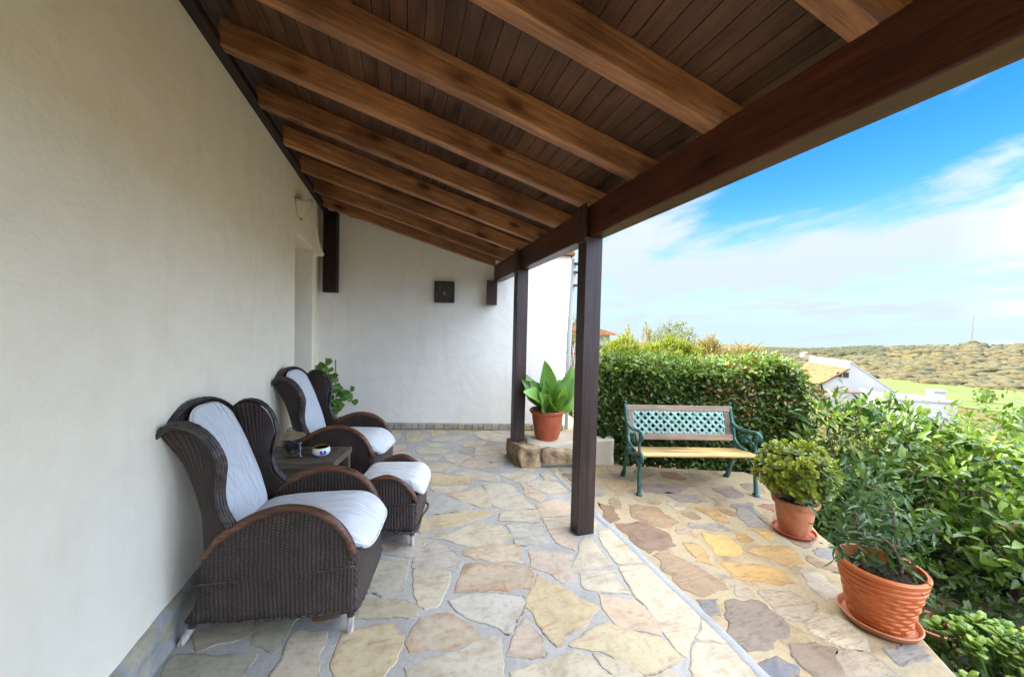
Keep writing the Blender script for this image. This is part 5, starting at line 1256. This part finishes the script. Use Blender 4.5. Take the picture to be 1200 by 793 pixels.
# ground cover in the bed
gc = Leaves(80); r = gc.r
for _ in range(3600):
    y = r.uniform(-1.5, 4.2); e = interp(y, [-1.5, 0.6, 1.1, 1.7, 2.0, 2.3, 2.7, 3.2, 4.2], [2.0, 2.42, 2.72, 3.16, 3.3, 3.52, 3.7, 4.0, 4.2]); x = e + r.random()**1.3*3.2
    gc.sprig(Vector((x, y, -0.55+r.random()*0.16)), Vector((r.gauss(0, .4), r.gauss(0, .4), 1)).normalized(), 4, 0.085, 0.035, spread=0.06, droop=0.3)
g_ = gc.build('ground_cover', M['lf_cover'], None); tag(g_, kind='stuff')
# small succulent with round leaves in the foreground corner
su = thing('jade_plant', 'bright green succulent with round fleshy leaves below the patio edge', 'succulent', (3.30, 0.98, -0.6)); lv = Leaves(90); r = lv.r; mb = MB()
for k in range(85):
    c = Vector((r.gauss(0.05, 0.24), r.gauss(0.06, 0.22), 0)); rr_ = math.hypot(c.x, c.y); c.z = 0.44*(1-min(1, rr_/0.60)**2) - r.random()**2*0.12 + 0.10
    mb.tube(smooth_path([(c.x*0.3, c.y*0.3, 0.02), (c.x*0.75, c.y*0.75, c.z*0.55), c[:]], 7), [0.016, 0.014, 0.012, 0.011, 0.010, 0.009, 0.008], 6)
    rot = r.uniform(0, 6)
    for j in range(8):
        a = j*2.4+rot+r.uniform(-.3, .3); el = r.uniform(-0.1, 0.25)+0.14*j; d = Vector((math.cos(a)*math.cos(el), math.sin(a)*math.cos(el), math.sin(el)))
        lv.leaf(c-Vector((0, 0, 0.03*(1-j/12))), d, Vector((0, 0, 1))+d*-0.4, 0.066*r.uniform(0.65, 1.25), 0.038*r.uniform(0.8, 1.15), 0.22, 0.06, (min(1, r.random()*0.9+0.03*j), 0), True)
lf = lv.build('foliage', M['lf_succ'], su); sdm = lf.modifiers.new('thick', 'SOLIDIFY'); sdm.thickness = 0.006; sdm.offset = 0
mb.build('stem', M['stem_green'], su, smooth=True)

# ------------------------------------------------------------------ potted plants
def pot_profile(rb, rt, h, rim=0.02, rh=0.03):
    return [(rb*0.97, 0), (rb, 0.006), (lerp(rb, rt, .5)*1.01, h*0.5), (rt-rim*0.4, h-rh), (rt+rim*0.35, h-rh+0.004), (rt+rim*0.55, h-0.008), (rt+rim*0.35, h), (rt-rim*0.4, h), (rt-rim*0.75, h-0.012), (rt-rim*1.1, h-0.06), (0.0, h-0.065)]
# A: round clipped succulent bush
pa = thing('potted_bush', 'round yellow green bush in a plain terracotta pot on a saucer', 'potted plant', (2.975, 2.045, 0))
mb = MB(); mb.lathe(pot_profile(0.098, 0.142, 0.262, 0.026, 0.04), 44, (0, 0, 0.012)); mb.build('pot', M['terracotta_clay'], pa, smooth=True, auto=40)
mb = MB(); mb.lathe([(0.118,0),(0.138,0.012),(0.146,0.030),(0.139,0.030),(0.130,0.014),(0.0,0.011)], 44); mb.build('saucer', M['terracotta_red'], pa, smooth=True, auto=40)
mb = MB(); mb.lathe([(0.128, 0.228), (0.06, 0.243), (0.0, 0.248)], 24); mb.build('soil', M['soil'], pa, smooth=True)
lv = Leaves(101); r = lv.r; mb = MB()
for k in range(310):
    u = unit(r)
    if u.z < -0.75: continue
    f = 1-0.28*r.random()**1.5; p = Vector((u.x*0.268, u.y*0.268, 0.475+u.z*(0.235 if u.z > 0 else 0.19)))*1.0; c0 = Vector((0, 0, 0.43)); p = c0+(p-c0)*f*(1+0.07*fbm(u.x*2, u.y*2, 1.7, u.z, 2))
    if k % 4 == 0: mb.tube(smooth_path([(u.x*0.03, u.y*0.03, 0.24), (p.x*0.6, p.y*0.6, lerp(0.25, p.z, .55)), p[:]], 7), [0.009, 0.008, 0.007, 0.006, 0.005, 0.005, 0.004], 5)
    ax = (p-c0).normalized()+Vector((0, 0, 0.35)); ax.normalize(); t1 = ax.cross(Vector((0.3, 0.2, 0.9))).normalized(); t2 = ax.cross(t1)
    br = r.random()
    for j in range(14):
        a = j*2.4; el = 0.15+0.08*j; d = (t1*math.cos(a)+t2*math.sin(a))*math.cos(el)+ax*math.sin(el)
        lv.leaf(p-ax*0.02*(1-j/13), d, ax, 0.042*r.uniform(0.7, 1.2), 0.024, 0.15, 0.05, (min(1, 0.10+0.55*br+0.022*j+r.uniform(-.1, .1)), 0.0 if r.random() > 0.02 else 1.0), True)
lv.build('foliage', M['lf_jade'], pa); mb.build('stem', M['bark'], pa, smooth=True)
# B: basket textured pot with a small citrus
pb = thing('potted_tree', 'small narrow leaved tree in a large basket textured orange pot on a saucer', 'potted plant', (2.515, 1.272, 0))
prof = [(0.118, 0), (0.122, 0.008), (0.150, 0.14), (0.168, 0.225), (0.176, 0.232), (0.178, 0.245), (0.173, 0.252), (0.180, 0.258), (0.183, 0.272), (0.178, 0.280), (0.186, 0.286), (0.188, 0.302), (0.180, 0.312), (0.170, 0.310), (0.164, 0.290), (0.156, 0.235), (0.0, 0.230)]
mb = MB(); mb.lathe(prof, 60, (0, 0, 0.014)); pot = mb.build('pot', M['terracotta'], pb, smooth=True, auto=30)
mb = MB(); nb = 22
for row in range(9):
    z0 = 0.012+0.0235*row
    for k in range(nb):
        if (k + row) % 2: continue
        a0 = 2*math.pi*(k-0.34)/nb; a1 = 2*math.pi*(k+1.34)/nb; rows = []
        for i in range(5):
            z = z0 + 0.0205*i/4; rows.append([])
            rr_ = interp(z, [0.0, 0.008, 0.14, 0.225], [0.118, 0.122, 0.150, 0.168])
            for j in range(9):
                a = lerp(a0, a1, j/8); lift = 0.0078*(max(0, math.sin(math.pi*i/4))**0.35)*max(0, math.sin(math.pi*j/8))**0.35 - 0.0015
                rows[-1].append(((rr_+lift)*math.cos(a), (rr_+lift)*math.sin(a), z+0.014))
        mb.grid(rows)
mb.build('basket_relief', M['terracotta'], pot, smooth=True)
mb = MB(); mb.lathe([(0.135,0),(0.158,0.012),(0.172,0.040),(0.166,0.044),(0.160,0.040),(0.150,0.016),(0.0,0.012)], 52); mb.build('saucer', M['terracotta_clay'], pb, smooth=True, auto=40)
mb = rough_block(-0.11, 0.11, -0.11, 0.11, 0.02, 0.012, 40.0); mb = MB(); rows = []
for i in range(8): rows.append([((0.159*i/7)*math.cos(2*math.pi*k/28), (0.159*i/7)*math.sin(2*math.pi*k/28), 0.268+0.012*fbm(i*0.3+math.cos(2*math.pi*k/28), math.sin(2*math.pi*k/28), 3, 2.0, 3)) for k in range(28)])
mb.grid(rows, closed=True); mb.build('soil', M['soil'], pb, smooth=True)
mb = MB()
for pts in ([(0.06,-0.045,0.26),(0.065,-0.05,0.34),(0.10,0.0,0.48),(0.13,0.10,0.60)], [(-0.055,0.05,0.26),(-0.06,0.06,0.36),(-0.03,0.10,0.5),(0.02,0.14,0.58)], [(0.065,-0.05,0.34),(0.0,-0.04,0.44),(-0.06,0.0,0.5)], [(0.10,0.0,0.48),(0.18,0.05,0.58)]): mb.tube(smooth_path(pts, 10), [lerp(0.0135, 0.006, k/9) for k in range(10)], 7)
mb.build('stem', M['bark'], pb, smooth=True)
lv = Leaves(111); crown(lv, [((0.02,0.02,0.40),(0.17,0.16,0.10)),((0.04,0.06,0.48),(0.19,0.19,0.13)),((0.12,0.12,0.60),(0.16,0.16,0.13)),((-0.06,0.05,0.42),(0.13,0.13,0.08)),((0.17,0.04,0.45),(0.13,0.13,0.09)),((0.13,0.13,0.72),(0.11,0.11,0.12))], 2100, 6, 0.062, 0.018, 0.85, spread=0.08, droop=0.3, up=0.2); lv.build('foliage', M['lf_blue'], pb)
# C: broad leaved plant on the ledge
pc = thing('potted_plant', 'broad leaved green plant in a red terracotta pot on the stone ledge', 'potted plant', (1.695, 4.02, 0.235), 0.4)
mb = MB(); mb.lathe([(0.128,0),(0.136,0.006),(0.142,0.05),(0.147,0.052),(0.150,0.058),(0.170,0.20),(0.172,0.202),(0.188,0.318),(0.206,0.322),(0.214,0.335),(0.214,0.352),(0.207,0.360),(0.194,0.360),(0.186,0.342),(0.180,0.30),(0.0,0.295)], 52); mb.build('pot', M['terracotta_red'], pc, smooth=True, auto=35)
mb = MB(); mb.lathe([(0.183, 0.302), (0.1, 0.312), (0.0, 0.315)], 24); mb.build('soil', M['soil'], pc, smooth=True)
def broad_leaf(mb, base, direction, normal, L, W, seed, droop=0.35):
    d = Vector(direction).normalized(); w = d.cross(Vector(normal)).normalized(); n = w.cross(d); rows = []
    for i in range(11):
        f = i/10; wid = W*math.sin(math.pi*min(1, f*0.94+0.05))**0.72*(1-0.25*f); bend = -droop*L*f*f; r_ = []
        for k in range(9):
            q = (k-4)/4.0; r_.append(Vector(base)+d*L*(f-0.06*abs(q)*(1-f)) + w*wid*q*0.5 + n*(bend + abs(q)*wid*0.20 + 0.012*math.sin(f*9+seed)*abs(q)))
        rows.append(r_)
    mb.grid(rows)
rnd = random.Random(17); st_ = MB()
LV = [((-0.05,-0.04,0.44),(-0.35,-0.3,1),0.40,0.17,.15),((0.08,-0.08,0.42),(0.55,-0.35,0.75),0.42,0.19,.3),((-0.14,-0.05,0.40),(-0.8,-0.25,0.45),0.30,0.17,.3),((0.10,0.05,0.40),(0.7,0.3,0.6),0.34,0.16,.3),((0.02,-0.10,0.38),(0.15,-0.6,0.6),0.30,0.17,.4),((-0.08,0.08,0.42),(-0.3,0.5,0.9),0.34,0.16,.2),((0.12,-0.06,0.34),(0.8,-0.3,0.25),0.24,0.14,.4),((-0.10,-0.08,0.34),(-0.55,-0.6,0.35),0.25,0.15,.4),((0.03,0.02,0.46),(0.05,0.05,1),0.30,0.13,.1),((0.05,-0.12,0.34),(0.4,-0.8,0.3),0.24,0.14,.45)]
for i in range(40):
    a = rnd.uniform(0, 6.28); LV.append(((0.09*math.cos(a), 0.09*math.sin(a), rnd.uniform(0.34, 0.44)), (math.cos(a)*0.75, math.sin(a)*0.75, rnd.uniform(0.3, 1.0)), rnd.uniform(0.18, 0.30), rnd.uniform(0.12, 0.17), rnd.uniform(.2, .5)))
for i, (b, d, L, W, dr) in enumerate(LV):
    d = (d[0], d[1], d[2]+0.22); b = (b[0], b[1], b[2]+0.05); mb = MB(); dn_ = Vector(d).normalized()
    nn = Vector((-0.35+rnd.uniform(-.5, .5), -0.85, 0.45+rnd.uniform(-.3, .4))); nn = nn - dn_*nn.dot(dn_)
    if nn.length < 0.1: nn = Vector((-0.4, -0.8, 0.2))
    broad_leaf(mb, b, d, nn, L*rnd.uniform(1.0, 1.2), W*rnd.uniform(1.3, 1.65), i, dr); tn = 0.25+0.75*rnd.random()
    for k in range(len(mb.v)): mb.tint[k] = (tn, 0, 0, 1)
    mb.build('leaf', M['lf_philo'], pc, smooth=True)
    st_.tube(smooth_path([(b[0]*0.35, b[1]*0.35, 0.30), (b[0]*0.7, b[1]*0.7, lerp(0.30, b[2], .6)), b], 7), [0.009, 0.008, 0.008, 0.007, 0.007, 0.006, 0.005], 6)
st_.build('stem', M['stem_green'], pc, smooth=True)
# D: vine on canes in the corner by the doorway
pd = thing('climbing_plant', 'sparse green climbing plant on two canes in the corner behind the armchairs', 'potted plant', (-0.775, 5.32, 0))
mb = MB(); mb.lathe(pot_profile(0.10, 0.14, 0.26), 32, (0, 0, 0.0)); mb.build('pot', M['terracotta_clay'], pd, smooth=True, auto=40)
mb = MB(); mb.lathe([(0.125, 0.20), (0.0, 0.215)], 20); mb.build('soil', M['soil'], pd, smooth=True)
for x, h in ((-0.135, 1.03), (-0.035, 1.00)):
    mb = MB(); mb.tube([(x*0.6, 0, 0.15), (x, 0, h)], 0.007, 7); mb.build('cane', M['stake'], pd, smooth=True)
mb = MB(); mb.tube(smooth_path([(-0.05,0,0.2),(-0.10,-0.02,0.45),(-0.14,-0.02,0.65),(-0.11,0.02,0.8),(-0.13,0,0.93),(-0.22,0,0.90)], 24), 0.006, 6); mb.tube(smooth_path([(-0.02,0,0.2),(-0.05,-0.02,0.5),(-0.07,-0.01,0.74),(0.0,-0.02,0.66),(0.06,-0.02,0.56),(0.13,-0.02,0.60)], 24), 0.0055, 6); mb.tube(smooth_path([(-0.05,0,0.2),(-0.12,-0.02,0.42),(-0.2,-0.02,0.50)], 12), 0.005, 6); mb.build('stem', M['stem_green'], pd, smooth=True)
rnd = random.Random(23); lv = Leaves(120)
for (x, z, k) in ((-0.25,0.90,2),(-0.19,0.91,3),(-0.13,0.93,4),(-0.12,0.86,3),(-0.15,0.80,3),(-0.18,0.76,2),(-0.09,0.78,3),(-0.10,0.70,2),(-0.05,0.84,2),(-0.06,0.68,3),(-0.02,0.64,3),(0.03,0.64,2),(0.06,0.56,2),(0.13,0.60,3),(0.14,0.48,4),(-0.10,0.58,2),(-0.06,0.50,3),(-0.12,0.44,4),(-0.02,0.42,4),(-0.2,0.48,3),(-0.26,0.43,3),(-0.07,0.38,4),(0.02,0.36,3),(-0.17,0.38,3),(-0.30,0.46,2)):
    for j in range(k): d = Vector((rnd.gauss(0, .7), rnd.gauss(-0.2, .4), rnd.gauss(0.0, .6))); lv.leaf(Vector((x, -0.01, z)), d, Vector((rnd.gauss(0, .4), -1, 0.6)), rnd.uniform(0.08, 0.12), rnd.uniform(0.065, 0.085), 0.2, 0.1, (rnd.random(), 0), True)
lv.build('foliage', M['lf_philo'], pd)
pd.scale = (1.15, 1.0, 1.07)
# small clay pot down in the bed
sp_ = thing('clay_pot', 'small clay pot half hidden in the leaves beyond the basket textured pot', 'pot', (3.57, 1.52, -0.70))
mb = MB(); mb.lathe(pot_profile(0.10, 0.14, 0.27), 36); mb.build('pot', M['terracotta_clay'], sp_, smooth=True, auto=40)
mb = MB(); mb.lathe([(0.122, 0.21), (0.0, 0.222)], 20); mb.build('soil', M['soil'], sp_, smooth=True)

# ------------------------------------------------------------------ houses and things far off
def ground_z(x, y): return land(math.degrees(math.atan2(x, y)), math.hypot(x, y))[2]
GO = (49.4, 28.7, 0); ga = math.atan2(-0.55, 0.83)
gh = thing('gabled_house', 'white gabled house with an ochre roof in front of the green fairway', 'house', GO, ga)
LEN = 9.0
mb = MB(); mb.prism([(-3.4,-9),(4.15,-9),(4.15,-4.55),(0.0,-1.45),(-0.12,-2.3),(-3.4,-4.7)], 0.0, LEN, lambda a, b, h: (a, h, b)); mb.build('wall', M['far_white'], gh)
mb = MB(); mb.prism([(-0.12,-2.28),(-3.75,-4.92),(-3.75,-4.76),(-0.12,-2.10)], -0.25, LEN+0.2, lambda a, b, h: (a, h, b)); mb.build('roof', M['roof_tile'], gh)
mb = MB(); mb.prism([(-0.10,-2.25),(-0.10,-1.5),(0.05,-1.32),(4.5,-4.66),(4.5,-4.80),(0.1,-1.5)], -0.05, LEN+0.2, lambda a, b, h: (a, h, b)); mb.build('roof', M['far_white'], gh)
mb = MB(); mb.box((-0.16,-0.22,-2.20),(-0.101,LEN,-1.36)); mb.build('parapet', M['far_white'], gh)
mb = MB(); mb.box((-3.45,-0.06,-4.98),(4.2,-0.003,-4.84)); mb.build('string_course', M['clay_tile'], gh)
w_ = MB(); w_.box((-1.30,-0.05,-3.30),(0.02,-0.004,-2.55)); wo = w_.build('window', M['far_white'], gh)
for a, b in ((-1.22,-0.68),(-0.60,-0.06)): mb = MB(); mb.box((a,-0.07,-3.22),(b,-0.051,-2.63)); mb.build('pane', M['glass_dark'], wo)
for x0 in (-2.6, 1.0): mb = MB(); mb.box((x0,-0.05,-6.8),(x0+0.9,-0.004,-5.5)); mb.build('window', M['glass_dark'], gh)
# low white house to its right
lo = thing('low_house', 'low white flat roofed house with a square chimney right of the gabled house', 'house', (49.0, 21.4, 0), math.atan2(-0.55, 0.83))
mb = MB(); mb.box((-3.2,0,-9),(1.7,5,-4.55)); mb.build('wall', M['far_white'], lo)
mb = MB(); mb.box((-3.3,-1.8,-9),(0.6,-0.01,-5.6)); mb.build('wall', M['far_white'], lo)
mb = MB(); mb.box((-3.3,-0.12,-4.55),(1.8,0.12,-4.30)); mb.box((-3.3,0.121,-4.55),(-3.1,5,-4.2)); mb.build('parapet', M['far_white'], lo)
mb = MB(); mb.box((0.4,0.8,-4.55),(1.3,1.7,-3.65)); cmn = mb.build('chimney', M['far_white'], lo, bevel=0.02)
mb = MB(); mb.box((0.3,0.7,-3.649),(1.4,1.8,-3.52)); mb.build('cap', M['far_white'], cmn)
for x0 in (-2.4, -0.9, 0.7): mb = MB(); mb.box((x0,-1.83 if x0 < 0.3 else -0.03,-7.2),(x0+0.8,-1.803 if x0 < 0.3 else -0.004,-6.2)); mb.build('window', M['glass_dark'], lo)
# neighbour's roof behind the post
nh = thing('neighbour_house', 'white house corner with a red brown tiled eave seen above the hedge', 'house', (11.4, 19.6, -2.3), -0.35)
mb = MB(); mb.box((-3.0,0,0),(0.72,4,3.55)); mb.build('wall', M['far_white'], nh)
mb = MB(); mb.prism([(-3.2,3.56),(1.05,3.56),(1.05,3.66),(-1.1,4.25),(-3.2,4.25)], -0.4, 4.3, lambda a, b, h: (a, h, b)); mb.build('roof', M['clay_tile'], nh)
mb = MB(); mb.box((0.0,-0.04,1.5),(0.5,-0.003,2.6)); mb.build('window', M['glass_dark'], nh)
# lattice mast on the hill
def polar(th, r): x, y, z = land(th, r); return x, y, z
x, y, z = polar(68.55, 424)
ms = thing('radio_mast', 'thin grey lattice mast standing on the bare hilltop', 'mast', (x, y, z-0.5)); MHT = 23.5; mb = MB()
for k in range(3):
    a = 2*math.pi*k/3; mb.tube([(1.5*math.cos(a), 1.5*math.sin(a), 0), (0.75*math.cos(a), 0.75*math.sin(a), 8), (0.28*math.cos(a), 0.28*math.sin(a), MHT*0.85)], 0.20, 5)
for j in range(14):
    f = j/14; z0 = f*MHT*0.85; rr_ = interp(z0, [0, 8, MHT*0.85], [1.5, 0.75, 0.28])
    P = [(rr_*math.cos(2*math.pi*k/3), rr_*math.sin(2*math.pi*k/3), z0) for k in range(3)]; z1 = z0+MHT*0.85/14; r1 = interp(z1, [0, 8, MHT*0.85], [1.5, 0.75, 0.28])
    Q = [(r1*math.cos(2*math.pi*(k+1)/3), r1*math.sin(2*math.pi*(k+1)/3), z1) for k in range(3)]
    for k in range(3): mb.tube([P[k], P[(k+1) % 3]], 0.10, 4); mb.tube([P[k], Q[k]], 0.10, 4)
mb.build('lattice', M['mast'], ms); mb = MB(); mb.tube([(0, 0, MHT*0.84), (0, 0, MHT)], 0.2, 6); mb.build('antenna', M['mast'], ms)
for k, (th, r, w, h, lb) in enumerate(((55.9, 330, 5, 3, 'tiny white farmhouse among scrub on the distant slope'), (63.2, 300, 3.0, 1.2, 'tiny pale ruin low on the scrub hillside'))):
    x, y, z = polar(th, r); t = thing('farmhouse', lb, 'house', (x, y, z), -0.4+k); mb = MB(); mb.box((-w/2,-w/2,-1),(w/2,w/2,h)); mb.build('wall', M['far_white'], t)
    mb = MB(); mb.prism([(-w/2-0.3,h+0.01),(w/2+0.3,h+0.01),(0,h+0.3*w*0.8)], -w/2-0.3, w/2+0.3, lambda a, b, c: (a, c, b)); mb.build('roof', M['clay_tile'] if k == 0 else M['roof_tile'], t)

# scrub scattered over the hill and dark trees on the skyline: one mass
sc = Leaves(130); r = sc.r
def clump(x, y, z, w, h, tb):
    o = len(sc.v); n = 7; ph = r.uniform(0, 6)
    t = (min(1, max(0, tb)), 0)
    for zf, rf in ((-0.1, 1.0), (0.35, 1.05), (0.75, 0.72)):
        for k in range(n):
            a = 2*math.pi*k/n+ph+zf; q = w*0.5*rf*r.uniform(0.72, 1.22); sc.v.append(Vector((x+q*math.cos(a), y+q*math.sin(a), z+h*zf*r.uniform(0.8, 1.2)))); sc.t.append((min(1, max(0, tb+r.uniform(-.2, .2))), 0))
    sc.v.append(Vector((x, y, z+h))); sc.t.append(t)
    for i in range(2):
        for k in range(n): sc.f.append((o+i*n+k, o+i*n+(k+1) % n, o+(i+1)*n+(k+1) % n, o+(i+1)*n+k))
    for k in range(n): sc.f.append((o+2*n+k, o+2*n+(k+1) % n, o+3*n))
cnt = 0
while cnt < 15000:
    th = r.uniform(47, 78); f = r.random(); rr_ = 172 + (450 if th > 62 else 480)*f
    rc = interp(th, [45, 58, 66, 75], [620, 520, 430, 430])
    if rr_ > rc+4: continue
    dn2 = fbm(rr_*math.sin(R_(th)), rr_*math.cos(R_(th)), 0.025, 7.0, 3)
    green = interp(th, [46, 60, 64, 80], [0.9, 0.7, 0.25, 0.12]) * (0.6+0.4*f)
    if r.random() > 0.34 + dn2*1.5 + green*0.4: continue
    x, y, z = land(th, rr_); w = r.uniform(0.6, 1.5)*(1+rr_/450)*r.choice((0.5, 0.8, 1, 1, 1.5, 2.1)); clump(x, y, z-0.1, w, w*r.uniform(0.25, 0.45), r.random()*0.7+0.3 if r.random() > green*0.8 else r.uniform(0, 0.3)); cnt += 1
for k in range(1900):
    th = r.uniform(46, 62.5) if k < 1750 else r.uniform(62.5, 72); rc = interp(th, [45, 58, 66, 75], [620, 520, 430, 430]); rr_ = rc - r.random()**1.5*170
    x, y, z = land(th, rr_); w = r.uniform(2.0, 5.0) if k < 1750 else r.uniform(1.2, 2.6); clump(x, y, z-0.3, w, w*0.7, r.uniform(0, 0.2))
s_ = sc.build('hillside_scrub', M['lf_scrub'], None); tag(s_, kind='stuff')
# single bushes near the houses below
for k, (x, y, s, lb) in enumerate(((45.2, 30.5, 2.4, 'dark bush beside the left wall of the gabled house'), (53.5, 22.8, 1.6, 'small round bush between the gabled house and the low house'), (88, 42, 2.6, 'dark bush standing alone on the fairway edge'), (128, 48, 3.2, 'pale green tree at the foot of the scrub hill'))):
    z = ground_z(x, y); shrub('bush', lb, 'bush', (x, y, z), [((x, y, z+s*0.55), (s*0.55, s*0.55, s*0.5)), ((x+s*0.3, y, z+s*0.4), (s*0.4, s*0.4, s*0.35))], M['lf_scrub'] if k != 3 else M['lf_lit'], 260/(s*s), 6, 0.3*s*0.5, 0.18*s*0.5, 140+k, spread=0.25*s*0.3, r0=0.05)
